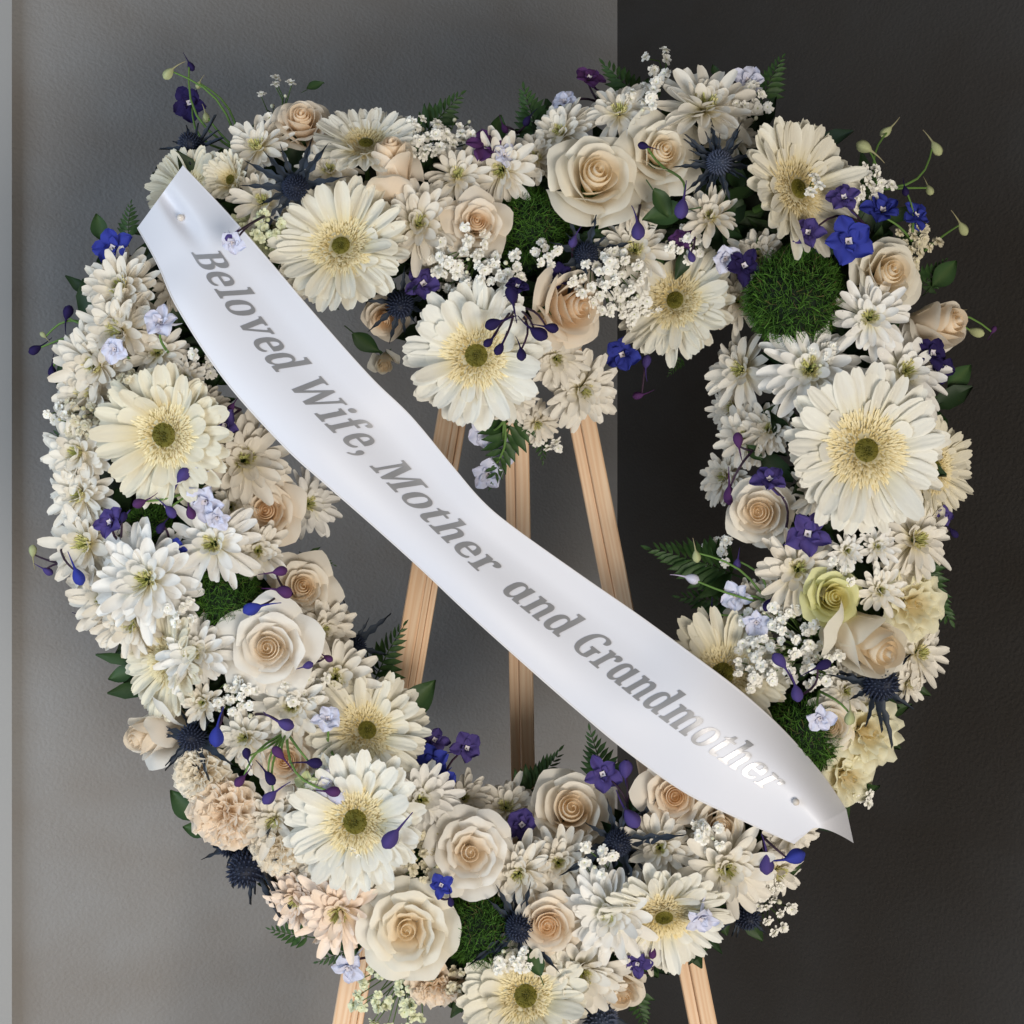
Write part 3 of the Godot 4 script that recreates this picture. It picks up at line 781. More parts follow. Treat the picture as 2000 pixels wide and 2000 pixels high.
# ---------------------------------------------------------------- baby's breath
func breath():
	var bl := []
	for k in 4:
		var g := Geo.new()
		for ring in [[7, .1, 1.0], [6, .55, .8], [5, 1.0, .6]]:
			for j in ring[0]:
				var a: float = TAU * j / float(ring[0]) + rr(-.3, .3)
				var b := Basis(Vector3.BACK, a) * Basis(Vector3.RIGHT, ring[1] + rr(-.3, .3))
				var ln: float = ring[2] * rr(.8, 1.1)
				g.sheet(2, 2, func(u: float, t: float): return [Vector3(u * .34 * sqrt(maxf(0.0, 1.0 - pow((t - .65) / .7, 2))) * minf(1.0, t * 2.5 + .1), t * ln, -.2 * t * t + .12 * u * u), L(.70, .72, .45).lerp(Color.WHITE, minf(1.0, t * 2.2))], Transform3D(b))
		g.ball(Vector3(0, 0, -.1), Vector3(.25, .25, .3), 6, 4, L(.45, .5, .25))
		bl.append(g.mesh())
	var gb := Geo.new()
	gb.ball(Vector3.ZERO, Vector3(.5, .5, .6), 7, 5, L(.85, .86, .70))
	bl.append(gb.mesh())
	# x, y, spread, number of blooms, mm, tone, label
	var rows = [
		[545, 190, 48, 9, -8, "", "loose sprig of baby's breath above the topmost peach rose"],
		[829, 268, 46, 22, 6, "", "baby's breath right of the upward fanned gerbera"],
		[893, 262, 34, 12, 4, "", "baby's breath on the top edge left of the heart's notch"],
		[905, 508, 66, 34, 8, "", "baby's breath under the small open peach rose"],
		[985, 530, 38, 13, 8, "", "baby's breath just under the dark green notch ball"],
		[1195, 552, 74, 46, 12, "", "thick bunch of baby's breath in the middle between inner rose and left-turned gerbera"],
		[1248, 603, 44, 18, 12, "", "baby's breath left against the left-turned gerbera's petals"],
		[1264, 190, 34, 13, 4, "", "baby's breath left of the topmost fanned chrysanthemum"],
		[1467, 200, 36, 12, 2, "", "baby's breath right of the topmost fanned chrysanthemum"],
		[1693, 357, 44, 15, 2, "", "baby's breath right of the top right gerbera above the blue florets"],
		[1592, 362, 20, 3, 34, "", "two little baby's breath blooms in front of the top right gerbera's eye"],
		[1787, 480, 42, 15, -2, "_beige", "dim baby's breath right of the blue florets at the right edge"],
		[118, 810, 28, 6, -4, "", "sparse baby's breath at the far left edge"],
		[158, 815, 44, 18, 2, "_beige", "tan baby's breath left of the left gerbera"],
		[520, 460, 48, 24, 4, "_green", "greenish baby's breath along the ribbon's right edge"],
		[1517, 1250, 84, 48, 8, "", "large bunch of baby's breath left of the side-lying rosebud"],
		[1478, 1300, 48, 18, 8, "", "baby's breath right of the half-hidden gerbera beside the ribbon"],
		[1600, 1300, 46, 16, 6, "", "baby's breath under the large bunch on the right side"],
		[819, 1668, 54, 22, 2, "_beige", "tan baby's breath right of the lower left gerbera"],
		[770, 1940, 82, 40, -4, "_green", "greenish baby's breath hanging at the bottom left"],
		[1168, 1680, 40, 8, 18, "", "few baby's breath blooms left below the lower blue sea holly"],
		[1512, 1785, 46, 8, -8, "", "bare twigs of baby's breath at the lower right edge"],
		[1384, 1635, 36, 13, 8, "", "baby's breath under the ribbon near its lower end"],
		[907, 1925, 36, 14, 2, "_beige", "tan baby's breath right of the pale peach carnation"],
		[1690, 1552, 22, 5, -2, "", "few baby's breath buds beside the ribbon's tail"],
		[462, 1362, 42, 18, 8, "", "baby's breath under the pale peach rose's left petals"],
		[1078, 860, 26, 5, -4, "", "few baby's breath blooms hanging below the inner point"],
		[1290, 120, 34, 5, -6, "", "thin twig of baby's breath standing up at the top of the right lobe"],
		[1400, 1080, 34, 7, -6, "", "few baby's breath blooms among the ferns on the inner right edge"],
		[400, 715, 30, 8, 2, "", "baby's breath between the ribbon and the button chrysanthemum above the left gerbera"],
		[1340, 480, 34, 10, 4, "", "baby's breath above the left-turned gerbera, right of the thick bunch"],
		[1065, 500, 30, 8, 4, "", "baby's breath between the dark green notch ball and the inner peach rose"],
		[1610, 690, 26, 7, 8, "", "baby's breath between the largest green ball and the chrysanthemum under it"],
		[1640, 1120, 30, 9, 6, "", "baby's breath right above the greenish yellow rose"],
		[250, 760, 36, 12, 6, "_beige", "tan baby's breath above the left gerbera's upper petals"],
		[350, 1190, 34, 11, 10, "", "baby's breath below the large white chrysanthemum on the left"],
		[700, 1690, 34, 10, 14, "", "baby's breath on the lower petals of the lower left gerbera"],
		[1000, 1880, 34, 11, 8, "", "baby's breath below the bottom green ball"],
		[1500, 1740, 34, 8, -2, "", "baby's breath between the lower right chrysanthemum and its edge neighbour"],
		[600, 1345, 42, 14, 6, "", "baby's breath between two white chrysanthemums under the pale peach rose"],
	]
	for s in rows:
		var root := at(s[0], s[1], surf(s[0], s[1]) + s[4] * .001 - .03)
		var nn = near(s[0], s[1])
		root -= Vector3(nn[1].x, nn[1].y, 0) * s[2] * PX * .8
		var t = thing("babys_breath_sprig", Transform3D(Basis.IDENTITY, root), s[6], "baby's breath", "baby's breath of the wreath")
		var st := Geo.new()
		var xs := []
		for j in s[3]:
			var a: float = 2.39996 * j + rr(-.4, .4)
			var d: float = s[2] * sqrt((j + .5) / s[3]) * rr(.85, 1.15)
			var x: float = s[0] + cos(a) * d
			var y: float = s[1] + sin(a) * d
			var z: float = surf(x, y) + s[4] * .001 + rr(-.008, .010) + .008 * (1.0 - d / s[2])
			var k := rng.randi() % 5 if rng.randf() < .5 else rng.randi() % 4
			var f := (facing(x, y, null) + Vector3(rr(-.6, .6), rr(-.6, .6), 0)).normalized()
			var xf := pose(x, y, z, f, rr(9.5, 14.0) if k < 4 else rr(6, 10), rr(0, 6))
			xs.append([k, Transform3D(xf.basis, xf.origin - root)])
			var e := xf.origin - root - f * .002
			st.tube([Vector3.ZERO, e * .55 + Vector3(rr(-.004, .004), rr(-.004, .004), .002), e], [.0006, .0005, .0004], 4, L(.10, .17, .05))
		var stem = part("stems", st.mesh(), M["leaf"], t)
		for q in xs: part("bloom", bl[q[0]], M["breath" + s[5]], t, q[1])

# ---------------------------------------------------------------- delphiniums
func delphiniums():
	var pt := []
	for k in 4:
		var g := Geo.new()
		var ph := rr(0, 6)
		var fold := rr(.1, .5)
		g.sheet(6, 5, func(u: float, t: float):
			var w: float = .44 * sin(PI * (.10 + .72 * t)) * (1.0 if t < .7 else sqrt(maxf(.04, 1.0 - pow((t - .7) / .32, 2))))
			return [Vector3(u * w, t, .16 * t + fold * u * u * w - .25 * t * t * t + .09 * sin(u * 5.0 + ph) * t + .05 * cos(t * 7.0 + u * 3.0 + ph)), L(.75, .72, .9).lerp(Color.WHITE, t) if t < .2 else Color.WHITE])
		pt.append(g.mesh())
	var ey := Geo.new()
	for j in 4:
		var b := Basis(Vector3.BACK, j * TAU / 4 + .3) * Basis(Vector3.RIGHT, .8)
		ey.sheet(2, 2, func(u: float, t: float): return [Vector3(u * .13 * sin(PI * clampf(t + .1, 0, 1)), t * .32, .05 * u * u), L(.5, .45, .55).lerp(L(.86, .82, .80), t)], Transform3D(b, Vector3(0, 0, .02)))
	ey.ball(Vector3.ZERO, Vector3(.10, .10, .12), 6, 4, L(.12, .12, .10))
	cache["de"] = ey.mesh()
	var sp := Geo.new()
	sp.tube([Vector3.ZERO, Vector3(0, .25, -.4), Vector3(0, .6, -.75), Vector3(0, 1.0, -.85)], [.14, .12, .07, .02], 6, L(1, 1, 1))
	cache["ds"] = sp.mesh()
	var bd := []
	for k in 3:
		var g := Geo.new()
		var pts := []
		var rad := []
		for j in 13:
			var q := j / 12.0
			var y: float = lerpf(-.85, 2.1, q)
			pts.append(Vector3(.28 * pow(maxf(0, y), 2) * (.3 - .3 * k), y, -.1 * pow(maxf(0, y), 2)))
			rad.append(.52 * sqrt(maxf(.0, 1.0 - pow((y + .25) / .62, 2))) * .9 + .02 if y < .1 else lerpf(.36, .035, smoothstep(.1, .75, y)) + .05 * (1.0 - smoothstep(.7, 2.1, y)))
		g.tube(pts, rad, 12, L(1, 1, 1), L(.75, .6, .7))
		for j in g.v.size():
			var a := g.uv[j].x * TAU
			var q: float = g.uv[j].y
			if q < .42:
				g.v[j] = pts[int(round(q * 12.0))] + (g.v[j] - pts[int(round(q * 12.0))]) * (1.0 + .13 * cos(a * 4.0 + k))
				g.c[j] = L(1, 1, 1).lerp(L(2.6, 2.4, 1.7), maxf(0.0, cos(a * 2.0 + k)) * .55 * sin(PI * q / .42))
		bd.append(g.mesh())
	# label, where the stem dives into the wreath, stem is green?, mm, then blossoms ["o", x, y, r, tone, facing] and buds ["b", x, y, r, tone, angle of the spur]
	var rows = [
		["bright blue delphinium floret at the upper left edge beside the ribbon", 262, 505, 0, 4, [["o", 222, 486, 38, 0, [-.15, .15]]]],
		["violet blue delphinium florets above the largest green ball", 1690, 440, 0, 26, [["o", 1656, 473, 46, 0, [-.05, .05]], ["o", 1580, 455, 34, 1, [-.5, .1]], ["o", 1649, 388, 34, 1, [-.3, .4]]]],
		["blue delphinium florets at the right edge over the tightly rolled rose", 1780, 470, 1, 12, [["o", 1724, 415, 40, 0, [-.1, .8]], ["o", 1786, 424, 34, 0, [.5, .7]], ["b", 1768, 372, 18, 2, 100]]],
		["dark blue delphinium floret below the largest gerbera", 1590, 1070, 0, 22, [["o", 1577, 1044, 46, 1, [-.1, .2]]]],
		["lavender delphinium floret on a purple stalk left of the largest gerbera", 1535, 1035, 0, 24, [["o", 1502, 940, 36, 1, [.0, .9]]]],
		["dark violet delphinium florets hanging beside the baby's breath right of the inner point", 1260, 660, 0, 6, [["o", 1218, 692, 36, 0, [-.5, -.2]], ["b", 1262, 708, 24, 1, 260], ["o", 1278, 640, 34, 2, [.1, -.4]], ["b", 1248, 772, 20, 5, 10]]],
		["purplish black spurred florets over the gerbera at the heart's inner point", 1005, 600, 0, 36, [["b", 1000, 578, 34, 2, 280], ["b", 965, 632, 30, 2, 20], ["b", 1050, 650, 34, 2, 150], ["b", 1018, 690, 24, 2, 95], ["b", 976, 680, 24, 2, 60], ["b", 955, 668, 20, 2, 40], ["o", 1010, 562, 26, 2, [.1, .7]], ["b", 1075, 640, 26, 2, 170]]],
		["purple buds and pale blue florets under the left gerbera's right petals", 388, 950, 1, 22, [["b", 356, 930, 30, 1, 230], ["b", 332, 998, 26, 1, 130], ["b", 274, 982, 24, 5, 20], ["o", 388, 908, 34, 3, [-.3, .3]], ["o", 402, 978, 40, 3, [-.2, -.4]], ["b", 372, 1000, 24, 5, 110], ["o", 425, 1010, 28, 3, [.1, -.5]]]],
		["single purple delphinium bud between ribbon and left gerbera", 470, 800, 0, 20, [["o", 441, 829, 34, 1, [-.2, -.3]], ["b", 452, 795, 18, 5, 60]]],
		["dark blue floret above the chrysanthemums at the far left", 235, 1060, 0, 12, [["o", 218, 1020, 34, 1, [-.5, .1]], ["b", 240, 1012, 20, 2, 250]]],
		["blue spurred bud hanging at the far left edge", 118, 1065, 0, 22, [["b", 152, 1124, 32, 0, 112]]],
		["blue and purple spurred buds over the left side's green ball", 555, 1150, 0, 30, [["b", 495, 1188, 34, 0, 20], ["b", 553, 1155, 32, 5, 165], ["b", 545, 1116, 26, 5, 190]]],
		["blue bud with an upright spur above the ivory carnation", 430, 1370, 0, 30, [["b", 423, 1436, 36, 0, 88]]],
		["purple bud pointing right below the pale peach rose", 500, 1395, 0, 24, [["b", 556, 1414, 30, 1, 160]]],
		["loose purple buds hanging over the peach rose at the lower left", 560, 1430, 1, 26, [["b", 545, 1472, 28, 5, 320], ["b", 612, 1490, 28, 2, 170], ["b", 526, 1518, 28, 2, 125], ["b", 470, 1524, 24, 5, 45], ["b", 528, 1556, 30, 1, 45], ["b", 648, 1546, 28, 5, 180], ["b", 482, 1474, 22, 2, 280]]],
		["pale green and lilac florets between the two lower left gerberas", 640, 1450, 1, 18, [["o", 640, 1405, 30, 3, [.2, .5]], ["o", 655, 1530, 38, 3, [.3, .1]], ["o", 600, 1530, 26, 4, [-.2, -.1]]]],
		["dark blue florets at the inner lower left edge by the gerbera with a brown eye", 870, 1540, 0, 6, [["o", 845, 1490, 36, 0, [-.1, .2]], ["o", 848, 1446, 30, 1, [.2, .4]], ["o", 858, 1530, 34, 0, [.1, -.2]], ["o", 910, 1462, 32, 1, [.4, .3]]]],
		["violet spurred floret across the lower left gerbera's right petals", 815, 1575, 0, 40, [["b", 765, 1636, 40, 1, 52]]],
		["dark blue floret above the wide open white rose's right side", 1040, 1640, 0, 8, [["o", 1020, 1612, 36, 1, [-.1, .4]]]],
		["purple florets on the lower inner edge left of the ribbon", 1225, 1570, 0, 14, [["o", 1178, 1512, 36, 1, [-.2, .2]], ["b", 1222, 1505, 34, 1, 265], ["b", 1232, 1596, 38, 1, 130]]],
		["two blue florets on dark stalks below the ribbon's lower end", 1490, 1635, 0, 18, [["b", 1498, 1686, 36, 1, 90], ["b", 1550, 1674, 38, 0, 195]]],
		["violet buds among the large bunch of baby's breath", 1560, 1360, 0, 26, [["b", 1524, 1292, 32, 1, 310], ["b", 1556, 1352, 30, 1, 100], ["b", 1606, 1300, 30, 2, 200]]],
		["deep violet spurred bud between the cream roses and the sea holly", 1300, 330, 1, 46, [["b", 1332, 405, 36, 1, 78], ["b", 1258, 285, 20, 2, 345]]],
		["violet bud hanging below the big cream rose", 1250, 400, 0, 40, [["b", 1246, 448, 34, 1, 92]]],
		["purple grey floret on the top edge beside the heart's notch", 930, 300, 0, 12, [["o", 950, 288, 36, 5, [.1, .6]], ["o", 985, 305, 26, 3, [.3, .3]]]],
		["dark blue floret on the beige rose at the right edge", 1800, 720, 0, 14, [["o", 1818, 690, 38, 2, [.3, .1]], ["o", 1838, 722, 26, 2, [.4, -.3]]]],
		["lavender floret at the very top right of the fanned chrysanthemum", 1460, 190, 0, -4, [["o", 1460, 160, 34, 3, [.0, .2]]]],
		["small lavender floret lying on the ribbon's upper end", 520, 420, 0, 52, [["o", 456, 474, 26, 3, [-.1, -.3]], ["b", 448, 462, 18, 1, 30]]],
		["pale lilac floret left of the ribbon's word Beloved", 330, 690, 1, 24, [["o", 315, 630, 34, 3, [-.1, .3]]]],
		["lilac floret on the ivory chrysanthemums at the left edge", 255, 700, 1, 24, [["o", 225, 682, 28, 3, [-.1, -.2]]]],
		["blue violet floret between the green-eyed gerbera and the inner point", 850, 600, 0, 6, [["o", 828, 556, 38, 1, [-.1, .2]], ["b", 860, 585, 22, 2, 330]]],
		["pale lilac floret right of the small tan chrysanthemum", 1440, 530, 0, 10, [["o", 1415, 505, 32, 3, [.2, -.3]], ["o", 1452, 520, 36, 2, [.1, .1]]]],
		["pale lilac floret on the petals of the lower right gerbera", 1375, 1750, 1, 34, [["o", 1370, 1790, 34, 3, [.0, -.7]]]],
		["lilac floret at the bottom left under the largest cream rose", 720, 1870, 0, 4, [["o", 682, 1888, 34, 3, [-.2, -.4]]]],
		["dark delphinium buds on a green twig sticking out at the upper left", 190, 640, 1, -14, [["b", 132, 612, 26, 2, 250], ["b", 70, 682, 24, 2, 30], ["b", 102, 724, 22, 2, 95], ["b", 85, 655, 14, 4, 320]]],
		["green and dark buds sticking out at the far left edge", 150, 1105, 0, -8, [["b", 64, 1078, 22, 4, 270], ["b", 92, 1115, 20, 1, 150]]],
		["dark bud under the large white chrysanthemum on the left edge", 230, 1190, 0, -12, [["b", 180, 1212, 28, 2, 150]]],
		["purple brown buds on crossing stalks at the inner right edge", 1470, 880, 0, 14, [["b", 1425, 965, 34, 5, 92], ["b", 1442, 862, 28, 5, 275]]],
		["dark purple floret at the top behind the shaded chrysanthemum", 1170, 200, 0, -16, [["o", 1150, 155, 30, 5, [.1, .6]], ["o", 1105, 200, 30, 3, [-.4, .3]]]],
		["white delphinium florets hanging below the heart's inner point", 985, 820, 1, 4, [["o", 955, 925, 36, 3, [-.1, -.3]], ["o", 950, 845, 38, 3, [-.2, -.2]], ["o", 985, 880, 28, 3, [.2, -.2]]]],
		["tall delphinium tip with a green bud above the ribbon's upper end", 470, 300, 1, -20, [["b", 330, 142, 24, 4, 50], ["b", 372, 128, 18, 2, 120], ["o", 372, 200, 34, 2, [-.2, -.3]], ["b", 402, 228, 20, 4, 100], ["b", 388, 165, 14, 4, 70]]],
		["green delphinium buds on thin curved stalks at the upper right", 1710, 370, 1, -14, [["b", 1690, 288, 30, 4, 330], ["b", 1732, 256, 24, 4, 40], ["b", 1828, 288, 28, 4, 118], ["b", 1815, 370, 20, 4, 110]]],
		["single green bud on a curved stalk right of the blue florets", 1805, 490, 1, -14, [["b", 1880, 445, 26, 4, 125]]],
		["withered bud and tendrils sticking out at the right edge", 1800, 650, 1, -18, [["b", 1905, 648, 28, 4, 160], ["b", 1940, 645, 14, 5, 240], ["b", 1870, 605, 12, 4, 350]]],
		["green buds and white spurs among the ferns on the inner right edge", 1500, 1180, 1, 8, [["b", 1360, 1085, 22, 4, 100], ["b", 1350, 1130, 26, 3, 160], ["b", 1392, 1205, 24, 2, 100], ["o", 1440, 1165, 32, 3, [-.4, .0]], ["b", 1500, 1180, 24, 2, 60], ["o", 1478, 1215, 28, 3, [-.2, -.2]], ["b", 1440, 1100, 20, 1, 80]]],
		["small dark blue florets between the notch ball and the thick baby's breath", 1120, 520, 0, 6, [["o", 1095, 540, 28, 2, [-.2, .1]], ["b", 1120, 470, 22, 1, 70]]],
		["small purple florets left of the small tan chrysanthemum", 1345, 440, 0, 6, [["o", 1330, 470, 26, 5, [-.1, .1]], ["b", 1350, 500, 20, 1, 110]]],
		["blue floret peeping between the left gerbera and the white chrysanthemums below", 330, 1060, 0, 8, [["o", 345, 1075, 26, 0, [-.1, .1]], ["b", 315, 1030, 22, 2, 60]]],
		["small violet buds on the white chrysanthemums above the gerbera with a brown eye", 610, 1290, 0, 24, [["b", 600, 1300, 20, 1, 200], ["b", 640, 1285, 18, 5, 150]]],
		["small blue floret between the largest cream rose and the wide open white rose", 850, 1740, 0, 14, [["o", 862, 1728, 26, 0, [.0, .1]], ["b", 880, 1760, 18, 2, 100]]],
		["purple floret between the white chrysanthemums at the bottom right", 1270, 1900, 0, 6, [["o", 1245, 1880, 28, 1, [-.1, -.2]], ["b", 1275, 1860, 20, 5, 80]]],
		["small violet floret at the right edge beside the ivory chrysanthemum", 1830, 1000, 0, -4, [["o", 1840, 1010, 24, 1, [.5, .0]], ["b", 1862, 1040, 20, 2, 130]]],
		["dark spurred buds on a thin stalk at the top between the lobes", 1010, 260, 0, -12, [["b", 1030, 235, 20, 2, 60], ["b", 985, 250, 18, 5, 120]]],
		["pale lilac florets over the ribbon-side green ball", 1600, 1350, 1, 30, [["o", 1602, 1402, 30, 3, [-.2, -.3]], ["b", 1660, 1400, 26, 4, 80]]],
	]
	for s in rows:
		var zr: float = surf(s[1], s[2]) + minf(s[4] * .001, .02) - .015
		var root := at(s[1], s[2], zr)
		var t = thing("delphinium_sprig", Transform3D(Basis.IDENTITY, root), s[0], "delphinium", "delphinium sprigs of the wreath")
		var st := Geo.new()
		for q in s[5]:
			var z: float = maxf(surf(q[1], q[2]), zr - .02) + s[4] * .001
			if q[0] == "o":
				var xf := pose(q[1], q[2], z, facing(q[1], q[2], q[5]), q[3], rr(0, 6))
				xf.origin -= root
				var o = part("blossom", cache["de"], M["floret"], t, xf)
				for j in 5:
					var b := Basis(Vector3.BACK, j * TAU / 5 + rr(-.15, .15)) * Basis(Vector3.RIGHT, rr(.05, .55))
					part("petal", pt[rng.randi() % 4], M["delph%d" % q[4]], o, Transform3D(b.scaled_local(Vector3(rr(.8, 1.2), rr(.8, 1.12), 1.0)), Basis(Vector3.BACK, j * TAU / 5) * Vector3(0, .05, .0)))
				for j in 3:
					var b := Basis(Vector3.BACK, j * TAU / 3 + rr(-.4, .4)) * Basis(Vector3.RIGHT, rr(.6, 1.1))
					part("petal", pt[rng.randi() % 4], M["delph%d" % q[4]], o, Transform3D(b.scaled_local(Vector3.ONE * rr(.45, .62)), Basis(Vector3.BACK, j * TAU / 3) * Vector3(0, .10, .03)))
				part("spur", cache["ds"], M["delph%d" % q[4]], o)
				stalk(st, root, xf.origin + root - xf.basis.z * .25, s[3])
			else:
				var xf := pose(q[1], q[2], z + .003, Vector3(rr(-.3, .3), rr(-.2, .2), 1), q[3] * .74, deg_to_rad(q[5] - 90.0))
				xf.origin -= root
				part("bud", bd[rng.randi() % 3], M["delph%d" % q[4]], t, xf)
				stalk(st, root, xf.origin + root + xf.basis.y * .35 - xf.basis.z * .3, s[3])
		part("stalks", st.mesh(), M["leaf"], t)

func stalk(st: Geo, root: Vector3, e: Vector3, green):
	var d := e - root
	var side := Vector3(-d.y, d.x, 0) * rr(-.22, .22)
	var pts := []
	var rad := []
	for k in 7:
		var q := k / 6.0
		pts.append(d * q + side * sin(PI * q) + Vector3(0, 0, .006 * sin(PI * q)))
		rad.append(lerpf(.0011, .0007, q))
	var c := L(.11, .20, .05) if green else L(.035, .018, .035)
	st.tube(pts, rad, 5, c, c * 1.3)

# ---------------------------------------------------------------- sea hollies
func hollies():
	for v in 2:
		var g := Geo.new()
		g.ball(Vector3(0, 0, .15), Vector3(.8, .8, 1.05), 12, 9, [L(.010, .014, .030), L(.035, .045, .075)][v])
		for k in 190:
			var y: float = 1.0 - 2.0 * (k + .5) / 190
			var a := 2.39996 * k
			var n := Vector3(cos(a) * sqrt(1 - y * y), sin(a) * sqrt(1 - y * y), y)
			if y < -.7: continue
			var o := n * Vector3(.8, .8, 1.05) + Vector3(0, 0, .15)
			var s := n.cross(Vector3(.2, .9, .3)).normalized() * .085
			var w := n.cross(s)
			var b := g.v.size()
			for q in [o + s, o - s * .5 + w * .87, o - s * .5 - w * .87, o + n * .26]:
				g.v.append(q)
				g.uv.append(Vector2.ZERO)
			var lo = [L(.012, .016, .035), L(.05, .06, .10)][v]
			var hi = [L(.05, .065, .12), L(.13, .15, .23)][v]
			for q in [lo, lo, lo, hi]: g.c.append(q)
			for q in [[0, 1, 3], [1, 2, 3], [2, 0, 3]]: g.i.append_array(PackedInt32Array([b + q[0], b + q[1], b + q[2]]))
		cache["hc%d" % v] = g.mesh()
	var br := []
	for k in 4:
		var g := Geo.new()
		var cv := rr(-.25, .15)
		g.sheet(2, 9, func(u: float, t: float):
			var w: float = .052 * sin(PI * (.16 + .8 * t)) * (1.0 + 1.1 * (int(round(t * 9.0)) % 2)) * (1.0 - .4 * t)
			return [Vector3(u * w, t - absf(u) * .05, cv * t * t + absf(u) * .07), L(.018, .024, .036).lerp(L(.055, .070, .10), absf(u) * .7)])
		br.append(g.mesh())
	# x, y, radius of the head, mm, facing, shade, bract length in head radii, count, label
	var rows = [
		[577, 366, 27, 14, [.1, -.2], 0, 4.6, 13, "dark sea holly with long spiky bracts under the topmost peach rose"],
		[1404, 318, 26, 18, [.05, .05], 1, 3.6, 22, "grey blue sea holly star left of the top right gerbera"],
		[782, 594, 28, 14, [-.1, -.5], 0, 3.2, 11, "blue sea holly head between the green-eyed gerbera and the inner point"],
		[1145, 497, 25, 6, [.1, -.1], 0, 4.2, 11, "grey sea holly right of the dark green notch ball"],
		[488, 1690, 38, 4, [-.7, -.6], 0, 3.2, 14, "large blue sea holly hanging at the lower left outer edge"],
		[1207, 1646, 28, 12, [.0, .1], 0, 5.2, 10, "blue sea holly under the purple florets of the lower inner edge"],
		[1716, 1338, 34, 14, [.5, .35], 0, 3.6, 12, "dark navy sea holly on the right side below the side-lying rosebud"],
		[378, 1440, 28, 10, [-.4, .1], 0, 4.0, 14, "dark sea holly left of the blue bud with an upright spur"],
		[1015, 1812, 30, 8, [.1, .3], 0, 4.2, 13, "blackish sea holly between the bottom green ball and the peach rose"],
		[1455, 1786, 27, -10, [.5, -.4], 0, 3.4, 11, "blue grey sea holly at the lower right edge behind the gerbera"],
		[1172, 1985, 36, 2, [.0, -.2], 1, 3.4, 13, "grey blue sea holly cut by the bottom edge right of the gerbera"],
		[375, 285, 24, -10, [-.5, .5], 0, 4.0, 11, "dark sea holly behind the gerbera at the ribbon's upper end"],
		[690, 1262, 24, -8, [.5, .1], 0, 4.6, 11, "dark sea holly sticking into the opening right of the pale peach rose"],
		[455, 1650, 24, -14, [-.6, -.2], 0, 4.0, 11, "dim sea holly behind the large hanging one at the lower left"],
	]
	for s in rows:
		var z: float = surf(s[0], s[1]) + s[3] * .001
		var t = thing("sea_holly", pose(s[0], s[1], z, facing(s[0], s[1], s[4]), s[2], rr(0, 6)), s[8], "sea holly", "sea hollies of the wreath")
		part("flower_head", cache["hc%d" % s[5]], M["holly"], t)
		for j in s[7]:
			var b := Basis(Vector3.BACK, TAU * j / s[7] + rr(-.2, .2)) * Basis(Vector3.RIGHT, rr(-.15, .5))
			part("bract", br[rng.randi() % 4], M["holly"], t, Transform3D(b.scaled_local(Vector3.ONE * s[6] * rr(.6, 1.05)), Vector3(0, 0, -.6)))
		var g := Geo.new()
		g.tube([Vector3(0, 0, -.5), Vector3(0, 0, -2.2)], [.2, .18], 6, L(.05, .07, .05))
		part("stem", g.mesh(), M["leaf"], t)

